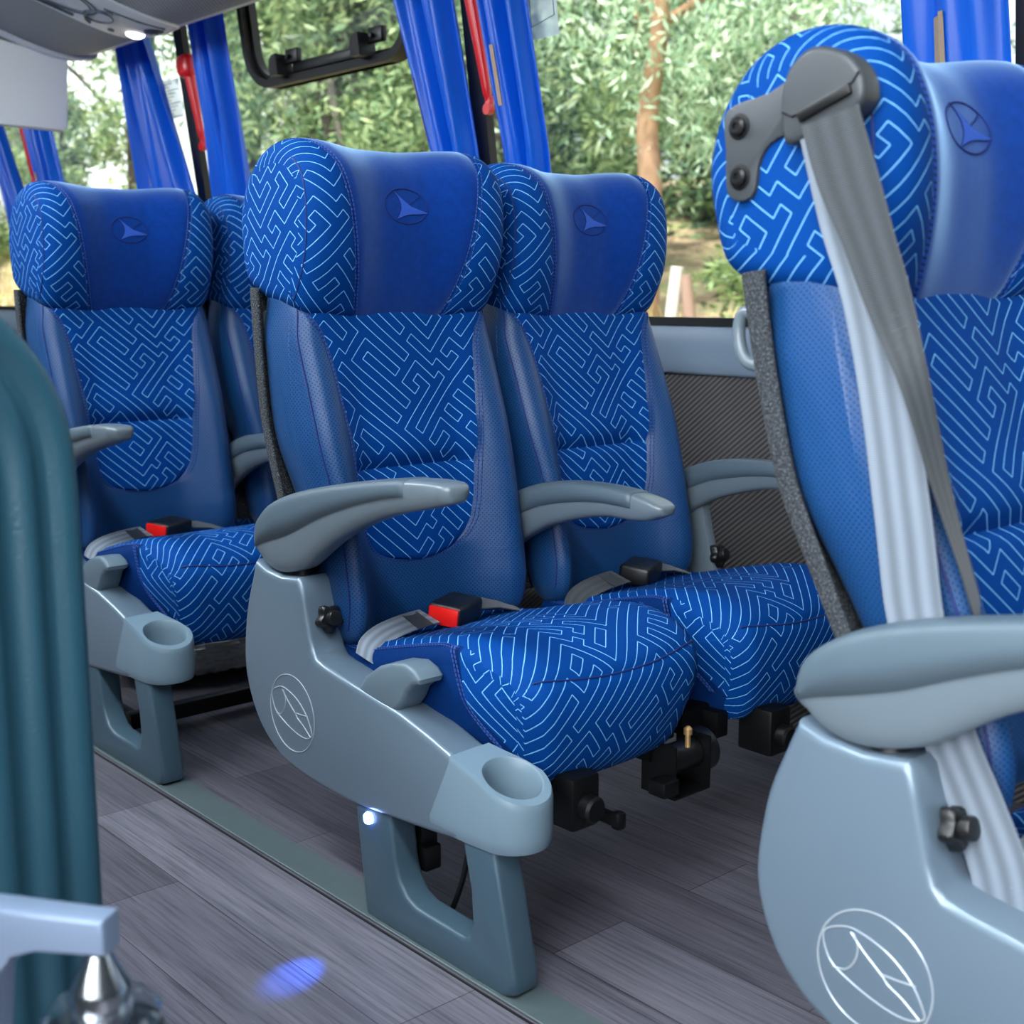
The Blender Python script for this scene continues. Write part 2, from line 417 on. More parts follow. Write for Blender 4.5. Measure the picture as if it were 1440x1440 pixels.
# ------------------------------------------------------------------ padded bodies
class Pad:
    """closed side profile swept across the width: centre profile pc blends into side profile ps; rounded shoulders; seam half-width wv per row"""
    def __init__(s, pc, ps, k, hw, r, wv, blend, disp=None):
        s.pc = crom(pc, k, True); s.ps = crom(ps, k, True); s.n = len(s.pc); s.hw = hw; s.r = r; s.blend = blend; s.disp = disp
        def normals(P):
            ar = sum(P[i - 1].x * P[i].y - P[i].x * P[i - 1].y for i in range(len(P)))
            sg = 1 if ar > 0 else -1; N = []
            for i in range(len(P)):
                t = (P[(i + 1) % len(P)] - P[i - 1]); N.append(Vector((t.y, -t.x)).normalized() * sg)
            return N
        s.nc = normals(s.pc); s.ns = normals(s.ps)
        s.wv = [wv(j, s.pc[j]) for j in range(s.n)]
        s.arc = [0]
        for i in range(s.n): s.arc.append(s.arc[-1] + (s.ps[(i + 1) % s.n] - s.ps[i]).length)
    narrow = None
    def at(s, j, w, off=0):
        j0 = j % s.n; a = abs(w); b = s.blend(a)
        p = s.pc[j0].lerp(s.ps[j0], b); nn = (s.nc[j0].lerp(s.ns[j0], b)).normalized()
        q = a - (s.hw - s.r); ins = 0
        if q > 0: ins = s.r * (1 - math.sqrt(max(0, 1 - (q / s.r) ** 2)))
        dd = s.disp(j0, a, p) if s.disp else 0
        p = p + nn * (dd - ins + off)
        if s.narrow: w = s.narrow(w, p.y)
        return Vector((p.x, w, p.y))
    def centre(s, nc=8, j0=0, j1=None, cond=None):
        """patch between the two seams"""
        j1 = s.n if j1 is None else j1
        fr = [0, .12, .24, .36, .48, .6, .72, .83, .92, 1]; cols = [-x for x in fr[:0:-1]] + fr
        V = []; U = []; F = []; m = len(cols)
        rows = list(range(j0, j1 + 1))
        for j in rows:
            w = s.wv[j % s.n]
            row = [s.at(j, c * w) for c in cols]; h = len(cols) // 2; us = [0.0] * len(cols)
            for q in range(h + 1, len(cols)): us[q] = us[q - 1] + (row[q] - row[q - 1]).length
            for q in range(h - 1, -1, -1): us[q] = us[q + 1] - (row[q] - row[q + 1]).length
            V += row; U += [(u_, s.arc[j] if j <= s.n else s.arc[j - s.n]) for u_ in us]
        for i, j in enumerate(rows[:-1]):
            if s.wv[j % s.n] < 1e-4 and s.wv[(j + 1) % s.n] < 1e-4: continue
            for q in range(m - 1): F.append((i * m + q, i * m + q + 1, (i + 1) * m + q + 1, (i + 1) * m + q))
        return V, F, U
    def sides(s, cap_mat=1, sgs=(-1, 1)):
        """both wings from the seam out to the shoulder, then the flat side cheeks. returns V,F,U,material index"""
        V = []; U = []; F = []; Mi = []
        fr = [0, .06, .18, .34, .5, .64, .76, .86, .93, .975, 1]
        for sg in sgs:
            base = len(V); m = len(fr)
            for j in range(s.n + 1):
                w0 = s.wv[j % s.n]; u = w0; prev = None
                for c in fr:
                    p = s.at(j, sg * (w0 + (s.hw - w0) * c))
                    if prev is not None: u += (p - prev).length
                    prev = p; V.append(p); U.append((sg * u, s.arc[j]))
            for j in range(s.n):
                for q in range(m - 1):
                    F.append((base + j * m + q, base + j * m + q + 1, base + (j + 1) * m + q + 1, base + (j + 1) * m + q)); Mi.append(0)
            ring = [s.at(j, sg * s.hw) for j in range(s.n)]
            cx = sum((p for p in ring), Vector()) / s.n
            b2 = len(V); sc = [1, .82, .55, .25]
            for f in sc:
                for p in ring:
                    q = cx + (p - cx) * f; q.y = (s.narrow(sg * s.hw, q.z) if s.narrow else sg * s.hw) + sg * .007 * (1 - f * f); V.append(q); U.append((q.x + 1.37, q.z + .61))
            for a in range(len(sc) - 1):
                for j in range(s.n):
                    F.append((b2 + a * s.n + j, b2 + a * s.n + (j + 1) % s.n, b2 + (a + 1) * s.n + (j + 1) % s.n, b2 + (a + 1) * s.n + j)); Mi.append(cap_mat(V[b2 + a * s.n + j]) if callable(cap_mat) else cap_mat)
            cc = cx.copy(); cc.y = (s.narrow(sg * s.hw, cx.z) if s.narrow else sg * s.hw) + sg * .007; V.append(cc); U.append((cc.x + 1.37, cc.z + .61)); l3 = b2 + (len(sc) - 1) * s.n
            for j in range(s.n): F.append((l3 + j, l3 + (j + 1) % s.n, len(V) - 1)); Mi.append(cap_mat(cc) if callable(cap_mat) else cap_mat)
        return V, F, U, Mi
    def seam(s, mb, uvs, rows, dw, r=.0012, off=.0008, sides=(-1, 1), n=6):
        for sg in sides:
            pts = [s.at(j, sg * max(0, s.wv[j % s.n] + dw), off) for j in rows]
            add_tube_uv(mb, uvs, pts, r, n)

def add_tube_uv(mb, uvs, pts, r, n=6):
    a = len(mb.v); mb.tube(pts, r, n)
    L = 0
    for i, p in enumerate(pts):
        if i: L += (Vector(p) - Vector(pts[i - 1])).length
        for k in range(n): uvs.append((k / n, L))

def strip_uv(name, rows, th, mat, parent, loc=None):
    mb = MB(); mb.strip(rows, th); uvs = []; L = 0
    for i, (a, b) in enumerate(rows):
        if i: L += ((Vector(a) + Vector(b)) / 2 - (Vector(rows[i - 1][0]) + Vector(rows[i - 1][1])) / 2).length
        uvs += [(0, L), (1, L), (1, L), (0, L)]
    return mesh_obj(name, mb.v, mb.f, mat, parent, uvs=uvs, angle=60, loc=loc)

PIV = .44            # recline pivot height; backrest parts are authored about it
def rel(pts): return [(a, b - PIV) for a, b in pts]

# backrest (front bottom -> front top -> rear top -> rear bottom), local (forward, height)
BR_S = rel([(.00, .405), (.012, .455), (.008, .50), (-.002, .56), (-.016, .64), (-.034, .72), (-.060, .80), (-.088, .88), (-.104, .94), (-.145, .985), (-.205, .98),
            (-.228, .94), (-.220, .85), (-.203, .735), (-.166, .63), (-.118, .50), (-.085, .41), (-.04, .385)])
BR_C = rel([(-.05, .405), (-.048, .455), (-.052, .50), (-.058, .56), (-.068, .64), (-.079, .72), (-.091, .80), (-.105, .88), (-.118, .94), (-.150, .975), (-.205, .975),
            (-.228, .94), (-.220, .85), (-.203, .735), (-.166, .63), (-.125, .50), (-.100, .41), (-.075, .385)])
WV_B = [(.508, 0), (.5105, .040), (.516, .062), (.526, .083), (.542, .099), (.565, .110), (.60, .117), (.64, .121), (.70, .128), (.78, .138), (.83, .144), (.87, .150), (.895, .160), (.92, .182), (.945, .197), (.99, .2)]
NF = 10              # front segments
CREASE = .668
def make_backrest(parent):
    k = 9
    def wv(j, p):
        if j > k * 9: return 0
        return lerp_tab(WV_B, p.y + PIV) if p.y + PIV > .508 else 0
    ws = {}
    def disp(j, a, p):
        s_ = p.y + PIV; w0 = ws['w'][j] if 'w' in ws else 0
        if j > k * 9 or w0 <= 0: return 0
        d = 0
        if a <= w0 + 1e-6:
            d += .007 * (1 - (a / w0) ** 2)
            d -= .013 * math.exp(-((s_ - CREASE) / .009) ** 2) * (1 - .6 * (a / w0) ** 4)
            d += .006 * math.exp(-((s_ - CREASE - .04) / .03) ** 2)
        d -= .0035 * math.exp(-((a - w0) / .006) ** 2)
        return d
    pad = Pad(BR_C, BR_S, k, .203, .034, wv, lambda a: sstep(.085, .178, a), disp)
    ws['w'] = pad.wv
    pad.narrow = lambda w, z: w * (1 - (.10 * sstep(.74 - PIV, .56 - PIV, z) * sstep(.13, .19, -w) if w < 0 else 0) - .05 * sstep(.87 - PIV, .95 - PIV, z))
    REAR = [(.41, -.085), (.50, -.118), (.63, -.166), (.735, -.203), (.85, -.220), (.98, -.21)]
    V, F, U, Mi = pad.sides(0)
    # below the insert and on the rear the two wings meet: they share the centre line
    o = mesh_obj('backrest', V, F, [M['leather_perf'], M['leather']], parent, uvs=U, midx=Mi, loc=(0, 0, PIV), angle=70)
    js = [j for j in range(k * 9) if pad.wv[j] > 0]
    jc = min(js, key=lambda j: abs(pad.pc[j].y + PIV - CREASE))
    V, F, U = pad.centre(j0=jc, j1=k * 9); a = mesh_obj('backrest_insert', V, F, M['weave'], o, uvs=U, angle=80)
    V, F, U = pad.centre(j0=js[0] - 1, j1=jc); U = [(x + .31, y + .17) for x, y in U]
    b = mesh_obj('lumbar_insert', V, F, M['weave'], o, uvs=U, angle=80)
    rows = [j for j in range(js[0] - 1, k * 9) if pad.pc[j].y + PIV < .925]
    for sg in (-1, 1):
        mb = MB(); uv = []
        for dw in (.0042, .0085): pad.seam(mb, uv, rows, dw, .0009, sides=(sg,))
        mesh_obj('stitching', mb.v, mb.f, M['stitch'], o, uvs=uv)
        mb = MB(); mb.tube([pad.at(j, sg * (pad.hw - .004), .0006) for j in range(2, k * 9)], .0016, 6)
        mb.build('side_welt', M['welt'], o)
    # carpeted back shell wrapping the rear edges
    rear = crom(rel([(-.2325, .962), (-.232, .94), (-.2245, .85), (-.207, .735), (-.170, .63), (-.122, .50), (-.089, .41)]), 5)
    V = []; F = []; h = .2085
    sec = [(-h, .042), (-h, .03), (-h, .012), (-h + .004, .002), (-h + .014, -.004), (-.1, -.008), (0, -.01), (.1, -.008), (h - .014, -.004), (h - .004, .002), (h, .012), (h, .03), (h, .042)]
    for i, p in enumerate(rear):
        t = rear[min(i + 1, len(rear) - 1)] - rear[max(i - 1, 0)]; n = Vector((-t.y, t.x)).normalized()
        if n.x < 0: n = -n
        f = .78 - .35 * i / (len(rear) - 1)
        for w, e in sec: q = p + n * (e * f if e > 0 else e); V.append((q.x, w * 1.004, q.y))
    m = len(sec)
    for i in range(len(rear) - 1):
        for q in range(m - 1): F.append((i * m + q, i * m + q + 1, (i + 1) * m + q + 1, (i + 1) * m + q))
    sh = mesh_obj('back_shell', V, F, M['carpet'], o, angle=60)
    md = sh.modifiers.new('thick', 'SOLIDIFY'); md.thickness = .005; md.offset = 0
    mb = MB(); hk = [(-.238, -.165, .905 - PIV), (-.262, -.165, .925 - PIV), (-.274, -.165, .915 - PIV), (-.276, -.165, .89 - PIV), (-.266, -.165, .87 - PIV), (-.232, -.165, .86 - PIV)]
    mb.tube(crom(hk, 5), .0075, 10); mb.rbox((-.246, -.185, .85 - PIV), (-.222, -.145, .925 - PIV), .006)
    mb.build('coat_hook', M['arm'], o)
    return o

HR_S = rel([(-.092, .918), (-.062, .955), (-.040, 1.005), (-.032, 1.06), (-.034, 1.11), (-.050, 1.155), (-.092, 1.187), (-.150, 1.197), (-.206, 1.181), (-.250, 1.140), (-.274, 1.085), (-.274, 1.03), (-.260, .972), (-.212, .942), (-.15, .925)])
HR_C = rel([(-.106, .905), (-.083, .945), (-.070, 1.0), (-.064, 1.05), (-.070, 1.10), (-.088, 1.148), (-.120, 1.178), (-.162, 1.189), (-.205, 1.174), (-.245, 1.130), (-.266, 1.075), (-.266, 1.02), (-.250, .972), (-.195, .940), (-.14, .915)])
EMB_PTS = None
def make_headrest(parent):
    k = 6
    tabw = [(0, .086), (1, .100), (2, .113), (3, .123), (4, .132), (5, .142), (6, .156), (7, .172), (8, .180), (9, .180), (10, .182), (11, .182), (12, .178), (13, .16), (14, .12), (15, .086)]
    def wv(j, p): return lerp_tab(tabw, j / k)
    def disp(j, a, p):
        w0 = lerp_tab(tabw, j / k); return -.0035 * math.exp(-((a - w0) / .006) ** 2)
    pad = Pad(HR_C, HR_S, k, .204, .042, wv, lambda a: sstep(.03, .15, a), disp)
    V, F, U = pad.centre(); o = mesh_obj('headrest', V, F, M['velvet'], parent, uvs=U, loc=(-.012, 0, PIV), angle=80)
    for sg in (-1, 1):
        V, F, U, Mi = pad.sides(0, (sg,)); g = mesh_obj('headrest_wing', V, F, [M['weave']], o, uvs=U, midx=Mi, angle=80)
        g['label'] = 'labyrinth-patterned wing'
        mb = MB(); uv = []
        pad.seam(mb, uv, range(0, k * 12), -.003, .0012, sides=(sg,)); pad.seam(mb, uv, range(0, k * 12), .0045, .0008, sides=(sg,))
        mesh_obj('stitching', mb.v, mb.f, M['stitch'], o, uvs=uv)
        mb = MB(); mb.tube([pad.at(j, sg * (pad.hw - .0035), .0003) for j in range(1, k * 6)], .0012, 6)
        mb.build('side_welt', M['welt'], o)
    # embossed oval emblem with a dart
    def surf(w, s, off):
        # height s -> profile index on the centre front
        z = s - PIV; best = None
        for j in range(0, k * 6):
            a, b = pad.pc[j].y, pad.pc[j + 1].y
            if a <= z <= b:
                f = (z - a) / (b - a); return pad.at(j, w, off).lerp(pad.at(j + 1, w, off), f)
        return pad.at(k * 3, w, off)
    cz = 1.094
    ring = [surf(.043 * math.cos(t), cz + .0285 * math.sin(t), .0008) for t in [2 * math.pi * i / 44 for i in range(44)]]
    mb = MB(); mb.tube(ring, .0010, 6, closed=True, mi=1)
    dart = [(-.0235, .0255), (-.015, .019), (-.003, .009), (.010, .000), (.026, -.005), (.043, -.0105), (.026, -.0125), (.010, -.013), (-.004, -.0155), (-.0215, -.022), (-.015, -.013), (-.0105, -.004), (-.0105, .006), (-.015, .016)]
    c = surf(0.0, cz - .004, .002)
    vs = [surf(a, cz + b, .0014) for a, b in dart] + [c]; n = len(dart)
    mb.add(vs, [(i, (i + 1) % n, n) for i in range(n)], 0)
    mb.tube([surf(a, cz + b, .0009) for a, b in [(.006, .003), (.018, .009), (.030, .0165)]], .0007, 5, mi=1)
    mb.tube([surf(a, cz + b, .0009) for a, b in dart], .0007, 5, closed=True, mi=1)
    mb.build('emblem', [M['emboss'], M['emboss_dark']], o)
    return o

CU_S = [(-.06, .392), (.02, .402), (.12, .428), (.22, .452), (.30, .460), (.36, .450), (.402, .422), (.414, .378), (.404, .320), (.382, .268), (.345, .248), (.25, .262), (.1, .285), (-.04, .33)]
CU_C = [(-.06, .388), (.02, .398), (.12, .424), (.22, .448), (.30, .458), (.36, .448), (.406, .421), (.420, .378), (.410, .320), (.386, .266), (.345, .246), (.25, .262), (.1, .285), (-.04, .33)]
CUW = .018          # the cushion sits a little inboard of the back
def make_cushion(parent):
    k = 7; hw = .200
    tabw = [(0, .180), (3.0, .180), (3.6, .186), (4.3, .1985), (9, .1985), (10.5, .188), (14, .180)]
    def wv(j, p): return lerp_tab(tabw, j / k)
    def disp(j, a, p):
        w0 = lerp_tab(tabw, j / k); d = -.003 * math.exp(-((a - w0) / .006) ** 2)
        if a < w0: d += .005 * (1 - (a / w0) ** 2)
        d -= .0035 * math.exp(-((j / k - 6.3 + .40 * (a / .19) ** 2) / .13) ** 2)
        return d
    pad = Pad(CU_C, CU_S, k, hw, .036, wv, lambda a: sstep(.05, .18, a), disp)
    def plan(v):      # front corners rounded in plan, lower edge drawn in
        t = .09 * sstep(.22, .42, v.x) + .13 * sstep(.40, .27, v.z) * sstep(.18, .34, v.x) if v.z < .40 else .09 * sstep(.22, .42, v.x)
        return Vector((v.x, v.y * (1 - t), v.z))
    V, F, U = pad.centre(); U = [(x + .83, y + .4) for x, y in U]; V = [plan(v) for v in V]
    o = mesh_obj('seat_cushion', V, F, M['weave'], parent, uvs=U, angle=80, loc=(0, CUW, 0))
    pts = []
    for i in range(41):
        w = -.184 + .378 * i / 40; jj = k * (6.3 - .40 * (w / .19) ** 2); j0 = int(jj); pts.append(plan(pad.at(j0, w, .0012).lerp(pad.at(j0 + 1, w, .0012), jj - j0)))
    mb = MB(); mb.tube(pts, .0013, 6); mb.build('front_welt', M['welt'], o)
    for sg in (-1, 1):
        V, F, U, Mi = pad.sides(0, (sg,)); V = [plan(v) for v in V]
        g = mesh_obj('side_bolster', V, F, [M['weave_edge']], o, uvs=U, midx=Mi, angle=80); g['label'] = 'plain blue leather side bolster'
        mb = MB(); uv = []
        rows = [j for j in range(2, k * 4) if pad.at(j, hw)[0] < .262]
        for dw in (.003, .0075): pad.seam(mb, uv, rows, dw, .0013, sides=(sg,))
        line = [(.262, .452), (.266, .44), (.278, .40), (.29, .37), (.315, .335), (.345, .30)]
        for e in (0, .006):
            add_tube_uv(mb, uv, [plan(Vector((p.x - e, sg * (hw + .0045 - max(0, .012 - (.458 - p.y)) * .9), p.y))) for p in crom(line, 5)], .0014)
        mesh_obj('stitching', mb.v, mb.f, M['stitch'], o, uvs=uv)
    return o

def make_armrest(parent, st, yc, hw, split=.42):
    """stations: (top x,z, bottom x,z); rounded box section"""
    st = [[Vector(p) for p in (s_[0:2], s_[2:4])] for s_ in st]
    tops = crom([a for a, b in st], 4); bots = crom([b for a, b in st], 4); n = len(tops); N = 28
    def sect(i, grow=0):
        T, B = tops[i], bots[i]; c = (T + B) / 2; v = (T - B) / 2; out = []
        t = i / (n - 1); e = min(1, .60 + 2.0 * t, .78 + 3.4 * (1 - t))
        for q in range(N):
            th = math.pi / 2 + 2 * math.pi * q / N
            cs, sn = math.cos(th), math.sin(th); ex = .46
            a = math.copysign(abs(cs) ** ex, cs); b = math.copysign(abs(sn) ** ex, sn)
            taper = 1 - .22 * max(0, -b)
            p = c + v * b * (1 + grow)
            out.append(Vector((p.x, yc + a * hw * e * taper * (1 + grow), p.y)))
        return out
    S = [sect(i) for i in range(n)]
    def capring(ring, d, f, ax):
        c = sum(ring, Vector()) / len(ring); return [c + (p - c) * f + ax * d for p in ring]
    ax0 = Vector((tops[0].x - tops[2].x, 0, 0)).normalized(); ax0 = Vector((-1, 0, -.1)).normalized(); ax1 = Vector((1, 0, -.12)).normalized()
    rings = [capring(S[0], .009, .35, ax0), capring(S[0], .007, .72, ax0), capring(S[0], .003, .93, ax0)] + S + [capring(S[-1], .003, .92, ax1), capring(S[-1], .006, .7, ax1), capring(S[-1], .008, .35, ax1)]
    V = [p for r in rings for p in r]; F = []; m = len(rings)
    for i in range(m - 1):
        for q in range(N): F.append((i * N + q, i * N + (q + 1) % N, (i + 1) * N + (q + 1) % N, (i + 1) * N + q))
    F.append(tuple(range(N))); F.append(tuple((m - 1) * N + q for q in range(N)))
    o = mesh_obj('armrest', V, F, M['arm'], parent, angle=60)
    # soft top cap covering the rear two thirds
    mb = MB(); end = int(n * .80); cut = [N - 7, N - 6, N - 5, N - 4, N - 3, N - 2, N - 1, 0, 1, 2, 3, 4, 5, 6, 7]
    V = []; m = len(cut)
    for i in range(0, end):
        s2 = sect(i, .05); t = i / (end - 1); nar = 1 if t < .75 else 1 - .0 * t
        for q in cut: V.append(s2[q])
    F = []
    for i in range(end - 1):
        for q in range(m - 1): F.append((i * m + q, i * m + q + 1, (i + 1) * m + q + 1, (i + 1) * m + q))
    pd = mesh_obj('armrest_pad', V, F, M['arm_pad'], o, angle=70)
    md = pd.modifiers.new('thick', 'SOLIDIFY'); md.thickness = .004; md.offset = -1
    return o

ARM_A = [(-.170, .558, -.155, .536), (-.158, .590, -.128, .520), (-.115, .621, -.085, .516), (-.060, .642, -.025, .532), (.0, .658, .022, .562), (.06, .671, .068, .590),
         (.13, .684, .136, .621), (.2, .695, .206, .645), (.265, .703, .27, .660), (.318, .705, .315, .671), (.338, .702, .334, .676)]
ARM_A = [((a - 1.65) * 1.018 + 1.65, .95 - (.95 - b) * 1.02, (c - 1.65) * 1.018 + 1.65, .95 - (.95 - d) * 1.02) for a, b, c, d in ARM_A]
ARM_M = [(-.12, .555, -.11, .465), (-.07, .592, -.05, .508), (.0, .618, .02, .543), (.06, .629, .07, .559), (.12, .634, .125, .573), (.18, .635, .185, .583), (.24, .632, .245, .584), (.29, .625, .285, .588), (.315, .617, .312, .598)]

ARM_M = [(a * .94, b, c * .94, d) for a, b, c, d in ARM_M]

def make_knob(name, parent, pos, ax, r=.02):
    """star knob on a flat face, axis ax"""
    z = Vector(ax).normalized(); x = z.orthogonal().normalized(); y = z.cross(x)
    T = Matrix((x, y, z)).transposed().to_4x4(); T.translation = Vector(pos)
    mb = MB(); N = 40; V = []; F = []
    for rr, h in ((.7, 0), (1, .003), (1, .013), (.85, .017), (.5, .018)):
        for k in range(N):
            th = 2 * math.pi * k / N; q = r * rr * (1 + .16 * math.cos(5 * th)); V.append(T @ Vector((q * math.cos(th), q * math.sin(th), h)))
    for i in range(4):
        for k in range(N): F.append((i * N + k, i * N + (k + 1) % N, (i + 1) * N + (k + 1) % N, (i + 1) * N + k))
    F.append(tuple(range(N))); F.append(tuple(4 * N + k for k in range(N)))
    mb.add(V, F); mb.lathe([(.012, .015), (.0125, .027), (.0115, .029), (.009, .0295)], T, 24)
    return mb.build(name, M['black'], parent)

PANEL = [(p.x, p.y) for p in crom([(-.187, .518), (-.205, .475), (-.222, .43), (-.233, .37), (-.234, .325), (-.222, .283), (-.200, .245), (-.172, .218), (-.142, .200), (-.110, .188), (-.072, .181), (0, .175), (.09, .174), (.19, .182), (.30, .193)], 3)] + [
         (.345, .200), (.350, .26), (.342, .314), (.322, .321), (.274, .335), (.204, .352), (.081, .369), (.01, .379), (-.012, .384), (-.022, .394), (-.030, .415), (-.044, .470), (-.052, .500), (-.060, .508), (-.108, .503), (-.155, .507)]
LEG = [(.081, .21), (.107, .010), (.113, 0), (.43, 0), (.452, .010), (.456, .035), (.412, .215), (.342, .215), (.362, .135), (.366, .085), (.358, .062), (.345, .056), (.235, .058), (.212, .066), (.196, .085), (.187, .11), (.174, .21)]
def emblem_tubes(mb, y, r=.0011):
    cx, cz = -.083, .279
    mb.tube([(cx + .066 * math.cos(t), y, cz + .064 * math.sin(t)) for t in [2 * math.pi * i / 48 for i in range(48)]], r, 6, closed=True)
    leaf = [(-.142, .303), (-.122, .315), (-.102, .317), (-.068, .307), (-.042, .288), (-.028, .267), (-.026, .254), (-.046, .246), (-.075, .249), (-.105, .258), (-.13, .27), (-.141, .286)]
    mb.tube([(p.x, y, p.y) for p in crom(leaf, 4, True)], r, 6, closed=True)
    for L in ([(-.111, .313), (-.094, .297), (-.073, .281), (-.066, .274), (-.05, .266), (-.030, .252)], [(-.13, .268), (-.116, .27), (-.105, .283), (-.102, .3), (-.108, .313)], [(-.073, .282), (-.054, .283), (-.036, .285)]):
        mb.tube([(p.x, y, p.y) for p in crom(L, 4)], r, 6)

W_OUT, W_IN = -.243, -.174        # aisle panel outer / inner faces (from the seat centre line)
def make_side_panel(parent):
    o = outline_solid('side_panel', PANEL, W_OUT, W_IN, M['panel'], parent, .011, 4)
    mb = MB(); emblem_tubes(mb, W_OUT - .0002); mb.build('emblem', M['groove'], o)
    # nose with the bored cup holder
    xc, yc, rr = .407, W_OUT + .050, .051
    plan = []
    for i in range(33):
        th = -math.pi / 2 + math.pi * i / 32; plan.append((xc + rr * 1.04 * math.cos(th), yc + rr * math.sin(th)))
    def seg(p, q, n): return [(p[0] + (q[0] - p[0]) * i / n, p[1] + (q[1] - p[1]) * i / n) for i in range(n)]
    arc = plan; A0, A1 = (.325, W_OUT - .001), (.325, W_IN + .004)
    plan = seg(A0, arc[0], 6) + arc + seg(arc[-1], A1, 7)[1:] + seg(A1, A0, 10)
    zt = lambda x, y=0: min(.3185 + (.335 - x) * .25, .3185 - .40 * (x - .352)) + .03 * (y - yc if y else 0)
    zb = lambda x: .197 + max(0, x - .335) * .06
    def ring(f, fz, top):
        cx, cy = .40, yc; out = []
        for x, y in plan:
            X = cx + (x - cx) * f if x > .34 else (x if top else x - .045); Y = cy + (y - cy) * f
            z = zt(X, Y) - fz if top else zb(X) + fz; out.append((X, Y, z))
        return out
    hole = lambda q, dz, n=len(plan): None
    rings = [ring(.78, 0, False), ring(.93, .003, False), ring(.985, .012, False), ring(1, .022, False), ring(1, .010, True), ring(.985, .004, True), ring(.955, 0, True)]
    n = len(plan); V = [p for r_ in rings for p in r_]; F = []
    for i in range(len(rings) - 1):
        for q in range(n): F.append((i * n + q, i * n + (q + 1) % n, (i + 1) * n + (q + 1) % n, (i + 1) * n + q))
    F.append(tuple(range(n)))
    # hole: map each outline point to an angle on the bore
    hr = .0405; hx = .402; tb = (len(rings) - 1) * n
    ang = []
    for x, y in plan: ang.append(math.atan2(y - yc, (x - hx)))
    b = len(V)
    for rr_, dz in ((1.06, 0), (1, -.003), (.97, -.02), (.92, -.085)):
        for a in ang:
            X, Y = hx + hr * rr_ * math.cos(a), yc + hr * rr_ * math.sin(a); V.append((X, Y, (zt(X, Y) if dz > -.05 else zt(hx)) + dz))
    for q in range(n): F.append((tb + q, tb + (q + 1) % n, b + (q + 1) % n, b + q))
    for i in range(3):
        for q in range(n): F.append((b + i * n + q, b + i * n + (q + 1) % n, b + (i + 1) * n + (q + 1) % n, b + (i + 1) * n + q))
    F.append(tuple(b + 3 * n + q for q in range(n)))
    mesh_obj('cup_holder', V, F, M['cup'], o, angle=40)
    lev = [(.098, .362), (.120, .388), (.152, .409), (.186, .422), (.218, .427), (.240, .421), (.252, .410), (.249, .402), (.236, .398), (.222, .386), (.212, .368), (.196, .350), (.160, .348), (.12, .354)]
    outline_solid('release_lever', lev, W_OUT + .004, W_OUT + .052, M['lever'], o, .010, 3)
    make_knob('recline_knob', o, (-.034, (W_OUT + W_IN) / 2 + .004, .440), (.95, 0, .22), .021)
    mb = MB(); mb.lathe([(.022, .485), (.022, .53), (.016, .54)], Matrix.Translation((-.098, (W_OUT + W_IN) / 2 + .003, 0)), 20); mb.build('armrest_pivot', M['black'], o)
    return o

def make_seat_base(parent, aisle):
    mb = MB()
    for d, z0 in ((.31, .236), (.04, .205)): mb.rbox((d - .02, -.215, z0), (d + .02, .225, z0 + .042), .004)
    mb.rbox((.02, -.16, .225), (.36, -.13, .27), .003); mb.rbox((.02, .13, .225), (.36, .16, .27), .003)
    mb.build('under_frame', M['blackmetal'], parent)
    # recline motor and its bracket near the front right corner
    T = Matrix.Translation((.375, .14, .228)) @ Matrix.Rotation(R(-90), 4, 'X')
    mb = MB(); mb.lathe([(.024, 0), (.024, .075)], T, 24); mb.lathe([(.034, .08), (.036, .084), (.036, .102), (.03, .106)], T, 28)
    o = mb.build('recline_motor', M['black'], parent)
    mb = MB(); mb.box((.34, .135, .178), (.41, .138, .262)); mb.box((.34, .217, .178), (.41, .220, .262)); mb.box((.34, .135, .176), (.41, .220, .179)); mb.rbox((.385, .10, .19), (.42, .135, .215), .003)
    mb.build('motor_bracket', M['steel'] if False else M['blackmetal'], o)
    mb = MB(); mb.lathe([(.0045, 0), (.0045, .02), (.007, .021), (.007, .03), (.003, .034)], Matrix.Translation((.40, .175, .252)), 12); mb.build('grease_nipple', M['brass'], o)
    mb = MB(); mb.rbox((.355, -.10, .195), (.425, -.045, .275), .006)
    mb.lathe([(.020, 0), (.020, .016), (.016, .020)], Matrix.Translation((.425, -.072, .228)) @ Matrix.Rotation(R(90), 4, 'Y'), 20)
    mb.rbox((.43, -.03, .185), (.448, -.012, .212), .005); mb.box((.38, -.028, .19), (.445, -.016, .206))
    mb.build('front_clamp', M['blackmetal'], parent)

def make_footrest(parent, y0, y1):
    mb = MB()
    mb.rbox((.100, y0, .014), (.130, y1, .050), .004); mb.rbox((-.06, y0, .016), (.115, y0 + .028, .048), .004)
    mb.rbox((-.075, y0 - .002, .016), (-.045, y0 + .03, .056), .003); mb.rbox((-.065, y0 + .004, .05), (-.04, y0 + .022, .24), .003)
    mb.rbox((.095, y1 - .02, .014), (.135, y1 + .03, .26), .004)
    return mb.build('footrest_bar', M['blackmetal'], parent)

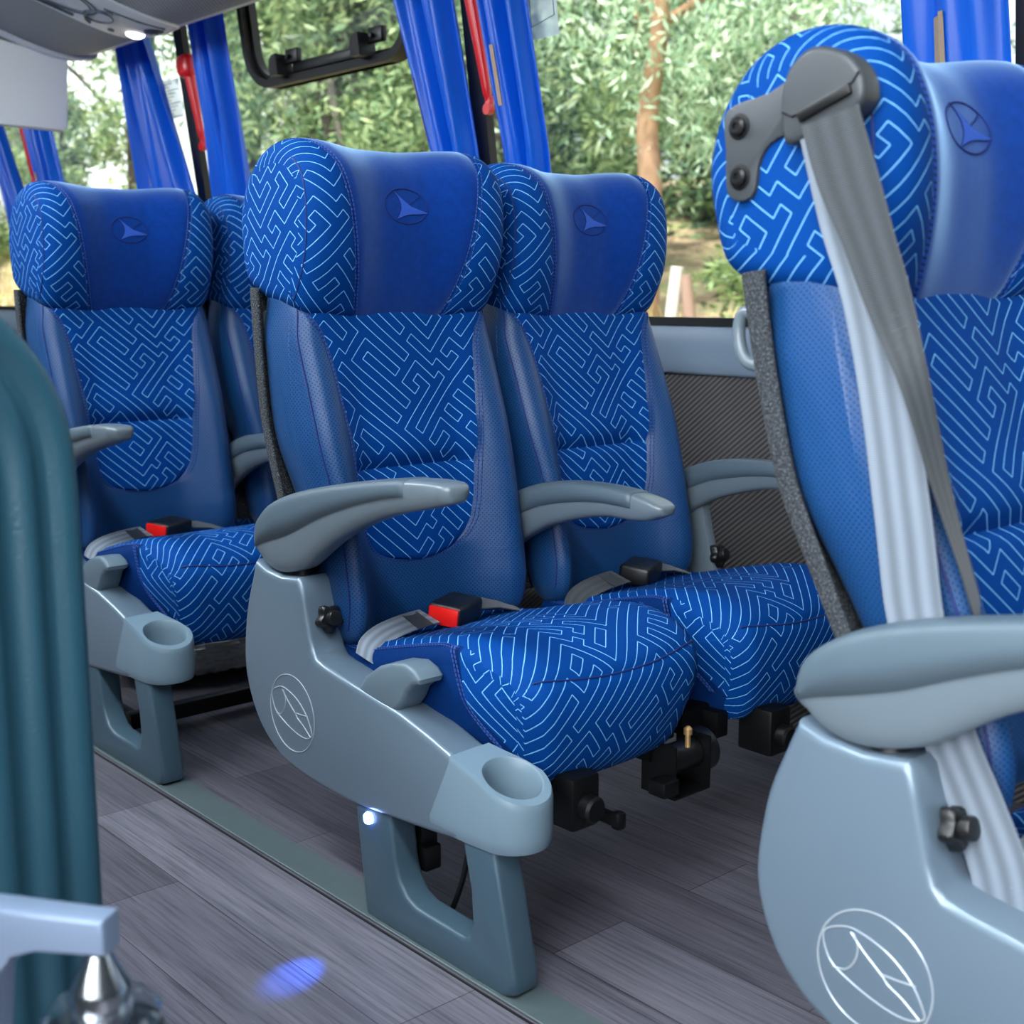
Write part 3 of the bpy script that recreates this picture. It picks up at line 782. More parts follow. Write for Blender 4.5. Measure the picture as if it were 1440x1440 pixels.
def make_lap_belt(parent, red_front=True):
    web = M['web'] if red_front else M['web_dark']
    rows = []
    path = crom([(.045, -.185, .378), (.036, -.17, .396), (.030, -.14, .409), (.028, -.10, .417), (.028, -.06, .421), (.028, -.045, .421)], 4)
    for p in path:
        rows.append((p + Vector((.021, .006, .000)), p + Vector((-.018, -.006, .016))))
    b = strip_uv('lap_belt', rows, .002, web, parent)
    mb = MB(); mb.strip([((.052, -.085, .4190), (.012, -.090, .4345)), ((.053, -.055, .4220), (.012, -.060, .4370))], .001); mb.build('belt_label', M['belt_guide'], b)
    T = Matrix.Translation((.046, -.030, .424)) @ Matrix.Rotation(R(26), 4, 'Z') @ Matrix.Rotation(R(6), 4, 'Y')
    mb = MB(); mb.rbox((-.031, 0, -.013), (.031, .092, .025), .008, 3, mat=T); o = mb.build('buckle', M['black'], b)
    if red_front:
        mb = MB(); mb.rbox((-.0265, -.004, -.0095), (.0265, .004, .0205), .002, 2, mat=T); mb.build('release_button', M['redbtn'], b)
    mb = MB(); mb.strip([((.035, .058, .426), (-.008, .040, .436)), ((.025, .11, .418), (-.012, .10, .430)), ((.02, .17, .40), (-.015, .17, .408))], .002); mb.build('belt_tail', M['web_dark'], b)
    return b

def make_seat(aisle, motor=True):
    s = empty('bus_seat')
    make_backrest(s); make_headrest(s); make_cushion(s); make_seat_base(s, aisle); make_lap_belt(s, aisle)
    if aisle:
        make_armrest(s, [(a + .008, b, c + .008, d) for a, b, c, d in ARM_A], (W_OUT + W_IN) / 2 - .014, .027)
        make_side_panel(s)
        outline_solid('pedestal_leg', LEG, W_OUT + .004, W_OUT + .052, M['leg'], s, .008, 3)
    else:
        make_armrest(s, ARM_M, -.2225, .026)
        a = make_armrest(s, ARM_M, .236, .024)
        br = outline_solid('arm_bracket', [(-.085, .30), (-.075, .47), (-.065, .53), (-.015, .53), (-.008, .50), (.030, .37), (.045, .33), (.065, .30)], .236, .262, M['arm'], s, .006, 2)
        make_knob('recline_knob', br, (.012, .25, .425), (.9, .1, .3), .022)
    return s

def copy_tree(o, parent=None):
    c = o.copy(); COL.objects.link(c); c.parent = parent
    for ch in list(o.children): copy_tree(ch, c)
    return c

def recline(s, deg):
    for ch in s.children:
        if ch.name.split('.')[0] in ('backrest', 'headrest'): ch.rotation_euler = (0, R(-deg), 0)
# ------------------------------------------------------------------ the setting
def WY(z): return 2.245 - .13 * (z - .88) if z > .88 else 2.245
def slab(name, a, b, mat, kind='structure', loc=None):
    o = MB().box(a, b).build(name, mat, smooth=False); return tag(o, kind=kind)
fl = slab('floor', (-8, -.6, -.06), (2.0, 2.30, 0), M['floor'])
slab('ceiling', (-8, -.6, 2.14), (2.0, 2.30, 2.20), M['white'])
tr = MB().rbox((-8, 1.058, 0), (1.6, 1.122, .004), .0015, 1).build('trim_1', M['seam']); tag(tr, kind='structure')
tr = MB().box((-8, 1.050, 0), (1.6, 1.0535, .0012)).build('trim_2', M['rubber']); tag(tr, kind='structure')
# window side wall: ribbed lining, rounded sill moulding, rubber
wl = MB().box((-8, 2.245, 0), (1.9, 2.30, .80)).build('wall_left', M['ribbed'], smooth=False); tag(wl, kind='structure')
prof = [(2.246, .772), (2.236, .774), (2.232, .780), (2.226, .80), (2.224, .84), (2.226, .868), (2.232, .8795), (2.245, .882), (2.30, .882), (2.30, .772)]
V = [(x, y, z) for x in (-8, 1.9) for y, z in prof]; n = len(prof)
F = [(i, (i + 1) % n, n + (i + 1) % n, n + i) for i in range(n)] + [tuple(range(n)), tuple(range(n, 2 * n))]
tag(mesh_obj('trim_3', V, F, M['sill'], angle=50), kind='structure')
tag(MB().box((-8, 2.238, .882), (1.9, 2.29, .900)).build('trim_4', M['rubber'], smooth=False), kind='structure')
tag(MB().box((-8, 2.02, 2.0), (1.9, 2.30, 2.14)).build('trim_5', M['wallgrey'], smooth=False), kind='structure')
# far and camera-side enclosure; unseen right and front walls are shaped to steer light
slab('wall_back', (-8.06, -.6, 0), (-8, 2.30, 2.14), M['wallgrey'])
slab('wall_right', (-8, -.66, 0), (-.75, -.6, 1.85), M['wallgrey'])
slab('wall_right_front', (-.75, -.66, 0), (2.0, -.6, .60), M['wallgrey'])
slab('wall_front', (1.30, -.6, 0), (1.36, 2.30, 1.9), M['wallgrey'])
# panes between the dark mullions
mull = [-1.12, -2.575, -4.06, -5.44, -6.85]
edges = [1.9] + mull + [-8]
for i, (a, b) in enumerate(zip(edges, edges[1:])):
    y0, y1 = WY(.895), WY(2.05); a -= .012; b += .012
    V = [(a, y0 + .006, .895), (b, y0 + .006, .895), (b, y1 + .006, 2.05), (a, y1 + .006, 2.05)]
    V += [(x, y + .005, z) for x, y, z in V]
    o = mesh_obj('window_%d' % (i + 1), V, [(0, 1, 2, 3), (7, 6, 5, 4), (0, 4, 5, 1), (1, 5, 6, 2), (2, 6, 7, 3), (3, 7, 4, 0)], M['glass'], smooth=False); tag(o, kind='structure')
for i, x in enumerate(mull):
    V = []
    for z in (.895, 2.05):
        y = WY(z); V += [(x - .028, y - .004, z), (x + .028, y - .004, z), (x + .028, y + .02, z), (x - .028, y + .02, z)]
        if z == .895: n0 = len(V)
    F = [(0, 1, 5, 4), (1, 2, 6, 5), (2, 3, 7, 6), (3, 0, 4, 7), (0, 3, 2, 1), (4, 5, 6, 7)]
    tag(mesh_obj('trim_%d' % (6 + i), V, F, M['rubber'], smooth=False), kind='structure')

# ------------------------------------------------------------------ opening window with black frame and two latches
hop = empty('hopper_window', (-3.30, WY(1.6), 1.575))
tag(hop, 'small black-framed opening window with rounded lower corners and two latches', 'window')
def hp(x, z, dy=0): return Vector((x + 3.30, WY(z) - WY(1.6) + dy, z - 1.575))
def arcpts(cx, cz, r, a0, a1, n=8): return [(cx + r * math.cos(R(a0 + (a1 - a0) * i / n)), cz + r * math.sin(R(a0 + (a1 - a0) * i / n))) for i in range(n + 1)]
path = [(-3.60, 2.02)] + arcpts(-3.48, 1.685, .12, 180, 270) + arcpts(-2.89, 1.685, .12, 270, 360) + [(-2.77, 2.02)]
def frame_mesh(path, w, d0, d1):
    V = []; F = []
    for i, (x, z) in enumerate(path):
        a = path[max(i - 1, 0)]; b = path[min(i + 1, len(path) - 1)]; t = Vector((b[0] - a[0], b[1] - a[1])).normalized(); nx, nz = -t.y, t.x
        for q, dd in ((0, d0), (w, d0), (w, d1), (0, d1)): V.append(hp(x + nx * q, z + nz * q, dd))
    for i in range(len(path) - 1):
        for k in range(4): F.append((4 * i + k, 4 * i + (k + 1) % 4, 4 * i + 4 + (k + 1) % 4, 4 * i + 4 + k))
    return V, F
V, F = frame_mesh(path, .022, -.045, .004); fr = mesh_obj('frame', V, F, M['rubber'], hop, angle=40)
V, F = frame_mesh([(x, z) for x, z in path], .036, -.022, .003); mesh_obj('inner_frame', V, F, M['black'], hop, angle=40)
mb = MB(); mb.rbox(hp(-3.34, 1.590, -.045), hp(-2.99, 1.620, -.02), .004); mb.build('bottom_rail', M['black'], hop)
for x in (-3.37, -2.955):
    mb = MB(); pr = [(-.03, 0), (-.032, .02), (-.026, .042), (-.01, .056), (.012, .058), (.012, 0)]
    for s in (1,):
        V = [hp(x + a * .8, 1.575 + .004, -.045 - .0) + Vector((0, -.02 + 0 * b, b)) for a, b in pr]
    vs = [hp(x + a, 1.583 + b, dy) for dy in (-.085, -.03) for a, b in pr]; m = len(pr)
    mb.add(vs, [(i, (i + 1) % m, m + (i + 1) % m, m + i) for i in range(m)] + [tuple(range(m)), tuple(range(m, 2 * m))])
    l = mb.build('latch', M['black'], hop)
    mb = MB(); mb.rbox(hp(x + .012, 1.615, -.055), hp(x + .075, 1.655, -.03), .004); mb.lathe([(.006, 0), (.006, .01)], Matrix.Translation(hp(x + .04, 1.632, -.055)) @ Matrix.Rotation(R(90), 4, 'X'), 12)
    mb.build('keeper', M['black'], l)

# ------------------------------------------------------------------ curtains
def curtain(xt, xb, label, folds=3.2, ztop=2.03, zbot=.93, tie=None, y_off=.055, ph=0, mid=None, amp=.024):
    """xt / xb: left and right edges at z=1.8 and z=1.3"""
    nu, nz = 48, 34; V = []; U = []; F = []; z0 = zbot
    def P(u, z):
        t = (z - 1.3) / .5
        l = xb[0] + (xt[0] - xb[0]) * t; r = xb[1] + (xt[1] - xb[1]) * t
        lim = sstep(.85, 1.3, z); cx = (xb[0] + xb[1]) / 2
        if z < 1.3: l = xb[0] + (cx - xb[0]) * .25 * (1 - lim); r = xb[1] + (cx - xb[1]) * .25 * (1 - lim)
        uu = u + .025 * math.sin(9 * u + 3 * z + ph) * math.sin(math.pi * u)
        x = l + (r - l) * uu
        wob = amp * (math.sin(2 * math.pi * folds * u + ph + .9 * math.sin(2.2 * z + ph)) + .45 * math.sin(2 * math.pi * folds * 2.3 * u + 2.1 * ph + z))
        return Vector((x, WY(z) - y_off + wob, z))
    for i in range(nz + 1):
        z = ztop + (zbot - ztop) * i / nz
        for j in range(nu + 1): V.append(P(j / nu, z)); U.append((j / nu * (xb[1] - xb[0]) * 1.3, z))
    for i in range(nz):
        for j in range(nu): q = i * (nu + 1) + j; F.append((q, q + 1, q + nu + 2, q + nu + 1))
    c = Vector(((xb[0] + xb[1]) / 2, WY(zbot) - y_off, zbot)); V = [v - c for v in V]
    o = mesh_obj('curtain', V, F, M['curtain'], uvs=U, angle=180, loc=c); md = o.modifiers.new('thick', 'SOLIDIFY'); md.thickness = .0015
    tag(o, label, 'curtain', 'blue window curtains')
    for (u, za, zb) in (tie or []):
        rows = []
        for i in range(9):
            z = za + (zb - za) * i / 8; p = P(u, z) - c; q = P(u + .05 * (.3 / max(.2, xb[1] - xb[0])), z) - c
            off = Vector((.0, -.006, 0)); rows.append((p + off, q + off))
        mb = MB(); mb.strip(rows, .002); mb.build('tie_tape', M['tie'], o)
    return o
curtain((-1.345, -1.165), (-1.335, -1.135), 'bright blue curtain hanging behind the headrest of the nearest seat at right', 1.3, tie=[(.30, 1.43, 1.22), (.40, 1.435, 1.30)], ph=.6, amp=.013)
curtain((-2.50, -2.33), (-2.44, -2.29), 'blue curtain with beige tape right of the red bar, above the middle window seat', 2.2, tie=[(.22, 1.54, 1.40)], ph=1.2, amp=.02)
curtain((-2.83, -2.60), (-2.72, -2.555), 'blue curtain between the black-framed opening window and the red bar', 2.0, tie=[(.12, 1.50, 1.34)], ph=2.3)
curtain((-3.885, -3.69), (-3.905, -3.675), 'long blue curtain directly right of the red bar with round head', 2.4, ph=.3)
curtain((-4.36, -4.19), (-4.385, -4.02), 'blue curtain flaring downward left of the red bar with round head', 3.0, tie=[(.16, 1.46, 1.33)], ph=3.4)
curtain((-5.36, -5.13), (-5.30, -5.055), 'dark blue curtain under the monitor casing, right of the partly hidden red bar', 3.0, tie=[(.18, 1.44, 1.30), (.62, 1.46, 1.30)], ph=1.9)
curtain((-5.78, -5.60), (-5.66, -5.46), 'leftmost blue curtain, at the left edge beneath the monitor casing', 3.0, ph=.2)

# ------------------------------------------------------------------ red emergency bars on the mullions
def red_bar(x, zb, zt, label, head=True, dx=0):
    b = empty('emergency_bar', (x, WY(zb) - .028, zb)); tag(b, label, 'emergency handle', 'red emergency bars on the window posts')
    dy = WY(zt) - WY(zb); pts = []; rs = []; L = zt - zb
    for i in range(15):
        t = i / 14; pts.append((dx * t, dy * t, L * t)); rs.append(.0105 + .0075 * t if 0 < i else .007)
    mb = MB(); mb.tube(pts, rs, 16); mb.build('handle', M['red'], b)
    if head:
        mb = MB(); mb.rbox((dx - .040, dy - .03, L - .012), (dx + .030, dy + .02, L + .062), .02, 4); mb.rbox((dx - .050, dy - .026, L + .012), (dx - .02, dy + .016, L + .056), .012, 3)
        mb.build('head', M['red'], b)
    mb = MB(); mb.lathe([(.014, 0), (.014, .016)], Matrix.Translation((0, .008, -.02)) @ Matrix.Rotation(R(90), 4, 'X'), 16); mb.rbox((-.009, -.006, -.03), (.009, .012, .012), .004)
    mb.build('eyelet', M['red'], b)
    return b
red_bar(-2.505, 1.425, 1.685, 'red bar handle on the post right of the black-framed opening window', dx=-.03)
red_bar(-3.955, 1.455, 1.665, 'slim red bar with round head on the post between two blue curtains', dx=-.02)
red_bar(-5.405, 1.43, 1.70, 'red bar partly hidden below the grey monitor casing', dx=-.02)

# ------------------------------------------------------------------ stickers on the glass
def decal_mat(name, lines, col, alpha):
    t = NT(name); t.t.nodes.remove(t.p)
    d = t.n('ShaderNodeBsdfDiffuse'); d.inputs[0].default_value = col
    tr = t.n('ShaderNodeBsdfTransparent'); mx = t.n('ShaderNodeMixShader'); mx.inputs[0].default_value = alpha
    t.link(tr.outputs[0], mx.inputs[1]); t.link(d.outputs[0], mx.inputs[2]); t.link(mx.outputs[0], t.out.inputs[0]); return t.m
M['decal'] = decal_mat('sticker_film', 0, C(214, 226, 232), .45)
M['ink'] = decal_mat('sticker_ink', 0, C(96, 116, 140), .8)
def sticker(x0, x1, z0, z1, label, draw):
    o = empty('window_sticker', ((x0 + x1) / 2, WY(z0) - .002, z0)); tag(o, label, 'sticker')
    def p(u, v, d=0): x = x0 + (x1 - x0) * u; z = z0 + (z1 - z0) * v; return (x - (x0 + x1) / 2, WY(z) - WY(z0) - d, z - z0)
    mb = MB(); mb.strip([(p(0, 0), p(1, 0)), (p(0, 1), p(1, 1))], .0006); mb.build('film', M['decal'], o, smooth=False)
    mb = MB(); draw(mb, p); mb.build('print', M['ink'], o, smooth=False); return o
def draw_a(mb, p):
    rect = [(.38, .12), (.88, .12), (.88, .62), (.38, .62)]
    mb.tube([p(u, v, .001) for u, v in [(.36, .10), (.92, .16), (.92, .60), (.36, .54)]], .0012, 4, closed=True)
    blob = [(.34, .66), (.95, .66), (.95, 1), (.78, 1), (.7, .9), (.55, .98), (.34, .98)]
    c = p(.55, .78, .0012); vs = [p(u, v, .0012) for u, v in blob] + [c]; n = len(blob); mb.add(vs, [(i, (i + 1) % n, n) for i in range(n)])
    for k in range(9): mb.tube([p(.06, .15 + k * .09, .001), p(.28 - .05 * (k % 3), .15 + k * .09, .001)], .0006, 4)
def draw_b(mb, p):
    for k in range(11): mb.tube([p(.08, .06 + k * .085, .001), p(.92 - .14 * ((k * 7) % 4), .06 + k * .085, .001)], .0012, 4)
sticker(-2.405, -2.262, 1.548, 1.83, 'translucent pictogram sticker at the top of the large window pane', draw_a)
sticker(-4.245, -4.10, 1.545, 1.67, 'faded printed notice on the glass left of the red bar with round head', draw_b)

# ------------------------------------------------------------------ luggage rack, service panel, monitor
RP = [(1.97, 1.86), (1.972, 1.785), (1.962, 1.758), (1.945, 1.750), (1.925, 1.748), (1.875, 1.742), (1.80, 1.752), (1.71, 1.775), (1.64, 1.797), (1.5, 1.838), (1.35, 1.878), (1.2, 1.92), (1.08, 1.98), (1.05, 2.08)]
XE = -4.34
rack = empty('luggage_rack', (XE, 1.97, 1.75)); tag(rack, 'curved grey overhead luggage rack along the top of the windows', 'luggage rack')
def rack_grid(prof, xs, mi, name, par, th=.012):
    pr = prof; V = []; F = []; m = len(pr)
    for x in xs:
        for y, z in pr: V.append((x - XE, y - 1.97, z - 1.75))
    for i in range(len(xs) - 1):
        for q in range(m - 1): F.append((i * m + q, i * m + q + 1, (i + 1) * m + q + 1, (i + 1) * m + q))
    o = mesh_obj(name, V, F, mi, par, angle=60); md = o.modifiers.new('thick', 'SOLIDIFY'); md.thickness = th; md.offset = -1; return o
pr = [(p.x, p.y) for p in crom([(a, b) for a, b in RP[4:]], 3)]
rack_grid(pr, [XE, 1.0], M['rackmesh'], 'underside', rack)
rack_grid([(p.x, p.y) for p in crom(RP[:5], 4)], [XE, 1.0], M['rack'], 'edge_strip', rack)
# end lip following the section
mb = MB(); full = [(p.x, p.y) for p in crom(RP, 4)]; V = []; F = []
for y, z in full:
    for dx, dz in ((.004, -.001), (.004, -.012), (-.022, -.014), (-.026, -.004), (-.026, .006), (.0, .006)): V.append((dx, y - 1.97, z - 1.75 + dz))
for i in range(len(full) - 1):
    for k in range(6): F.append((6 * i + k, 6 * i + (k + 1) % 6, 6 * i + 6 + (k + 1) % 6, 6 * i + 6 + k))
mb.add(V, F); mb.build('end_lip', M['rack'], rack, angle=50)
rack_grid([(y, z + .012) for y, z in full], [-7.9, XE - .026], M['rackmesh'], 'rear_section', rack)
# service panel laid across the underside
def under(x, y):
    pts = pr
    for (a, b), (c, d) in zip(pts, pts[1:]):
        if c <= y <= a: return b + (d - b) * (a - y) / (a - c)
    return pts[0][1]
PX0, PX1 = -3.905, -3.62
psu = empty('service_panel', ((PX0 + PX1) / 2, 1.8, under(0, 1.8))); tag(psu, 'pale passenger service panel with lit lamp and air nozzle under the rack', 'service panel')
def pp(x, y, d=0): return (x - (PX0 + PX1) / 2, y - 1.8, under(x, y) - under(0, 1.8) - d)
V = []; F = []; ys = [1.93 - .035 * i for i in range(22)]
for i, y in enumerate(ys):
    e = .05 * (1 - min(1, i / 1.5)); 
    for x, d in ((PX0 + e, .002), (PX0 + e + .006, .009), ((PX0 + PX1) / 2, .013), (PX1 - e - .006, .009), (PX1 - e, .002)): V.append(pp(x, y, d))
for i in range(len(ys) - 1):
    for k in range(4): F.append((5 * i + k, 5 * i + k + 1, 5 * i + 6 + k, 5 * i + 5 + k))
pb = mesh_obj('panel_plate', V, F, M['psu'], psu, angle=50); md = pb.modifiers.new('t', 'SOLIDIFY'); md.thickness = .004
def disc(name, x, y, rx, ry, mat, d=.012, h=.006, dome=0):
    z = []; mb = MB(); V = []; F = []; N = 28
    for f, hh in ((1, 0), (.97, h), (.6, h + dome * .8), (.25, h + dome)):
        for k in range(N):
            th = 2 * math.pi * k / N; V.append(pp(x + rx * f * math.cos(th), y + ry * f * math.sin(th), d + hh))
    for i in range(3):
        for k in range(N): F.append((i * N + k, i * N + (k + 1) % N, (i + 1) * N + (k + 1) % N, (i + 1) * N + k))
    F.append(tuple(3 * N + k for k in range(N))); mb.add(V, F); return mb.build(name, mat, psu, angle=60)
disc('reading_lamp', -3.818, 1.855, .028, .028, M['lamp'], .010, .006, .006)
nz = disc('air_nozzle', -3.735, 1.875, .033, .030, M['black'], .010, .004)
mb = MB()
for a in (0, 60, 120): mb.tube([pp(-3.735 + .026 * math.cos(R(a)), 1.875 + .024 * math.sin(R(a)), .017), pp(-3.735 - .026 * math.cos(R(a)), 1.875 - .024 * math.sin(R(a)), .017)], .0012, 5)
mb.build('nozzle_vane', M['psu_line'], nz)
disc('call_button', -3.845, 1.79, .012, .010, M['psu_line'], .012, .003)
mb = MB()
def oval(x, y, rx, ry, r=.0022, a0=0, a1=360):
    n = 32; mb.tube([pp(x + rx * math.cos(R(a0 + (a1 - a0) * i / n)), y + ry * math.sin(R(a0 + (a1 - a0) * i / n)), .0135) for i in range(n + 1)], r, 6)
oval(-3.765, 1.58, .085, .125); oval(-3.765, 1.58, .07, .108, .0015); oval(-3.775, 1.75, .085, .06, .004, 200, 340); oval(-3.775, 1.72, .05, .04, .0022)
mb.tube([pp(-3.69, 1.70, .013), pp(-3.675, 1.80, .013), pp(-3.672, 1.88, .013)], .003, 6); mb.tube([pp(-3.87, 1.42, .013), pp(-3.868, 1.55, .013), pp(-3.86, 1.68, .013)], .004, 6)
mb.build('panel_grooves', M['psu_line'], psu)
mo = empty('monitor', (-4.385, 1.5, 1.51)); tag(mo, 'pale grey monitor casing hanging down from the end of the luggage rack', 'monitor')
o = outline_solid('casing', [(1.17 - 1.5, .0), (1.845 - 1.5, -.012), (1.862 - 1.5, .004), (1.874 - 1.5, .225), (1.60 - 1.5, .27), (1.17 - 1.5, .36)], -.02, .02, M['monitor'], mo, .006, 3)
o.rotation_euler = (0, 0, R(90)); 
mb = MB(); mb.rbox((-.025, -.325, .30), (.025, .10, .42), .01); mb.build('hinge_block', M['rack'], mo)

# ceiling strip lamps over the aisle
for i, x in enumerate((-4.3, -2.2, -.2)):
    s = empty('ceiling_light', (x, .22, 2.14)); tag(s, 'white strip lamp on the ceiling above the aisle', 'ceiling light', 'ceiling strip lamps')
    MB().rbox((-.8, -.11, -.03), (.8, .11, 0), .01).build('housing', M['white'], s)
    MB().rbox((-.76, -.08, -.036), (.76, .08, -.028), .003).build('diffuser', M['striplight'], s)

# ------------------------------------------------------------------ seats
YA, YW = 1.303, 1.758
XA, XB, XC, XD = -1.65, -2.677, -.565, -3.705
sa = make_seat(True); sw = make_seat(False)
def put(o, x, y, label, deg):
    o.location = (x, y, 0); o['label'] = label; o['category'] = 'bus seat'; o['group'] = 'blue double bus seats'; recline(o, deg); return o
seatA1 = put(sa, XA, YA, 'blue patterned aisle seat in the centre, whole grey side panel and leg in view', 0)
seatA2 = put(sw, XA, YW, 'blue patterned window seat right beside the central aisle seat, under the clear pane', 2.5)
seatB1 = put(copy_tree(sa), XB, YA, 'blue patterned aisle seat behind, at left, half behind the teal partition', 0)
seatB2 = put(copy_tree(sw), XB, YW, 'shadowed blue window seat mostly hidden behind the central aisle seat', 2)
seatC1 = put(copy_tree(sa), XC, YA, 'nearest blue seat at right with grey shoulder belt and black belt guide', 8)
seatC2 = put(copy_tree(sw), XC, YW, 'unseen window seat beside the nearest belted seat, on the side of the panes', 8)  # out of view, added to block light from the row behind
make_footrest(seatB1, -.15, .27)
for c_ in list(seatC1.children) + list(seatC2.children):
    if c_.name.split('.')[0] in ('backrest', 'headrest'): c_.location.z += .048      # the front row's backs stand a little taller
seatD2 = put(copy_tree(sw), XD, YW, 'farthest blue seat, only its headrest edge showing at the far left', 0)
def kill(o):
    for c in list(o.children): kill(c)
    bpy.data.objects.remove(o)
for s in (seatB1, seatB2, seatD2):      # the row behind has no fittings under its cushions
    for c_ in list(s.children):
        if c_.name.split('.')[0] in ('recline_motor', 'front_clamp'): kill(c_)
# left-hand red buckle of the row behind is out on the cushion as well

# blue courtesy LED under the central seat's side panel
mb = MB(); mb.lathe([(.007, 0), (.009, .004), (.009, .012), (.005, .016)], Matrix.Translation((.125, W_OUT + .003, .157)), 16); led = mb.build('courtesy_light', M['led'], seatA1)
mb = MB(); mb.rbox((.15, -.183, .10), (.18, -.15, .19), .004); mb.rbox((.165, -.187, .082), (.195, -.155, .122), .004); mb.build('wiring_plug', M['black'], seatA1)
mb = MB(); mb.tube(crom([(.26, -.15, .19), (.262, -.16, .12), (.25, -.17, .06), (.225, -.175, .004)], 6), .0045, 8); mb.build('floor_cable', M['black'], seatA1)

# shoulder belt and its guide on the nearest seat
def w2(p): return Vector((p[0] - XC, p[1] - YA, p[2]))
GY = 1.106 - .008
plate = [(-.893, 1.128), (-.887, 1.141), (-.868, 1.147), (-.835, 1.152), (-.805, 1.166), (-.775, 1.180), (-.748, 1.170), (-.752, 1.128), (-.795, 1.112), (-.822, 1.106), (-.838, 1.096), (-.846, 1.080), (-.848, 1.062), (-.854, 1.050), (-.868, 1.046), (-.883, 1.052), (-.888, 1.068), (-.889, 1.10)]
g = outline_solid('belt_anchor', [(p.x - XC, p.y) for p in crom(plate, 2, True)], GY - .010 - YA, GY + .004 - YA, M['belt_guide'], seatC1, .003, 2)
head = [(-.806, 1.128), (-.805, 1.150), (-.795, 1.172), (-.770, 1.186), (-.735, 1.176), (-.716, 1.158), (-.710, 1.136), (-.718, 1.122), (-.736, 1.113), (-.790, 1.096), (-.802, 1.104)]
hd = outline_solid('guide_head', [(p.x - XC, p.y) for p in crom(head, 3, True)], GY - .030 - YA, GY + .002 - YA, M['belt_guide'], g, .008, 3)
mb = MB(); mb.rbox((-.031, -.004, -.0055), (.031, .002, .0055), .002, 2, mat=Matrix.Translation((-.752 - XC, GY - .031 - YA, 1.131)) @ Matrix.Rotation(R(-20), 4, 'Y'))
mb.tube([(p[0] - XC, GY - .0305 - YA, p[1]) for p in [(-.802, 1.128), (-.790, 1.122), (-.722, 1.147), (-.716, 1.156)]], .0012, 6)
mb.build('guide_slot', M['black'], hd)
for bx, bz in ((-.871, 1.122), (-.868, 1.071)):
    T = Matrix.Translation((bx - XC, GY - .009 - YA, bz)) @ Matrix.Rotation(R(90), 4, 'X')
    mb = MB(); mb.lathe([(.0135, -.001), (.0135, .0015), (.011, .002)], T, 24); mb.lathe([(.0095, .001), (.0095, .006), (.007, .0085), (.004, .0085), (.003, .006)], T, 6 if False else 20)
    mb.build('bolt', M['black'], g)
st1 = [((-.786, 1.070, 1.118), (-.716, 1.070, 1.126)), ((-.772, 1.075, 1.062), (-.702, 1.072, 1.066)), ((-.756, 1.078, 1.008), (-.688, 1.074, 1.006)), ((-.727, 1.076, .94), (-.665, 1.074, .93)), ((-.704, 1.080, .84), (-.644, 1.080, .842))]
def away(p, y): k = y / p[1]; return (p[0] * k, y, .95 + (p[2] - .95) * k)
for a_, b_, y_ in (((-.676, 1.07, .73), (-.615, 1.07, .735), 1.088), ((-.657, 1.07, .635), (-.597, 1.07, .645), 1.098), ((-.620, 1.075, .535), (-.567, 1.075, .558), 1.104), ((-.60, 1.10, .46), (-.546, 1.10, .485), 1.108), ((-.582, 1.118, .39), (-.526, 1.118, .42), 1.112), ((-.57, 1.125, .33), (-.515, 1.125, .36), 1.115)):
    st1.append((away(a_, y_), away(b_, y_)))
def smooth_rows(rows, k=4):
    a = crom([r[0] for r in rows], k); b = crom([r[1] for r in rows], k); return list(zip(a, b))
strip_uv('shoulder_belt', [(w2(a), w2(b)) for a, b in smooth_rows(st1)], .0018, M['web'], seatC1)
st2 = [((-.777, 1.066, 1.112), (-.710, 1.060, 1.124)), ((-.753, 1.062, 1.055), (-.685, 1.058, 1.063)), ((-.719, 1.058, .997), (-.665, 1.058, 1.008)), ((-.687, 1.056, .934), (-.645, 1.063, .947)), ((-.647, 1.060, .856), (-.636, 1.08, .882)),
       ((-.621, 1.075, .771), (-.622, 1.1, .788)), ((-.603, 1.1, .695), (-.608, 1.125, .699)), ((-.597, 1.13, .636), (-.599, 1.155, .634)), ((-.58, 1.18, .56), (-.58, 1.205, .56)), ((-.56, 1.24, .48), (-.56, 1.262, .48))]
strip_uv('belt_tongue_strap', [(w2(a), w2(b)) for a, b in smooth_rows(st2)], .0018, M['web_dark'], seatC1)

# ------------------------------------------------------------------ teal moulded partition at left
PXp = -1.10
part = empty('partition_panel', (PXp, .308, 0)); tag(part, 'teal grey moulded partition with rounded top corner and vertical ridges', 'partition')
out = [(-.36, .955), (-.10, .975), (.02, .972), (.075, .950), (.105, .924), (.125, .900), (.142, .868), (.152, .832), (.156, .79), (.157, .70), (.157, .50), (.157, .30), (.157, .02), (.157, 0)]
out = [(p.x, p.y) for p in crom(out, 4)]; out = [(min(y, .1575), z) for y, z in out]
prof = [(.0, -.030), (.0, -.012), (.003, -.004), (.010, 0), (.020, -.001), (.027, -.008), (.033, -.010), (.039, -.006), (.045, -.0005), (.052, 0), (.058, -.005), (.064, -.010), (.071, -.010), (.078, -.004), (.084, 0), (.092, -.002), (.098, -.006)]
V = []; F = []; m = len(prof)
for i, (y, z) in enumerate(out):
    a = out[max(i - 1, 0)]; b = out[min(i + 1, len(out) - 1)]; t = Vector((b[0] - a[0], b[1] - a[1])).normalized(); nx, nz = t.y, -t.x
    for e, d in prof: V.append((d, y + nx * e, max(0, z + nz * e)))
n = len(out)
for i in range(n - 1):
    for k in range(m - 1): F.append((i * m + k, i * m + k + 1, (i + 1) * m + k + 1, (i + 1) * m + k))
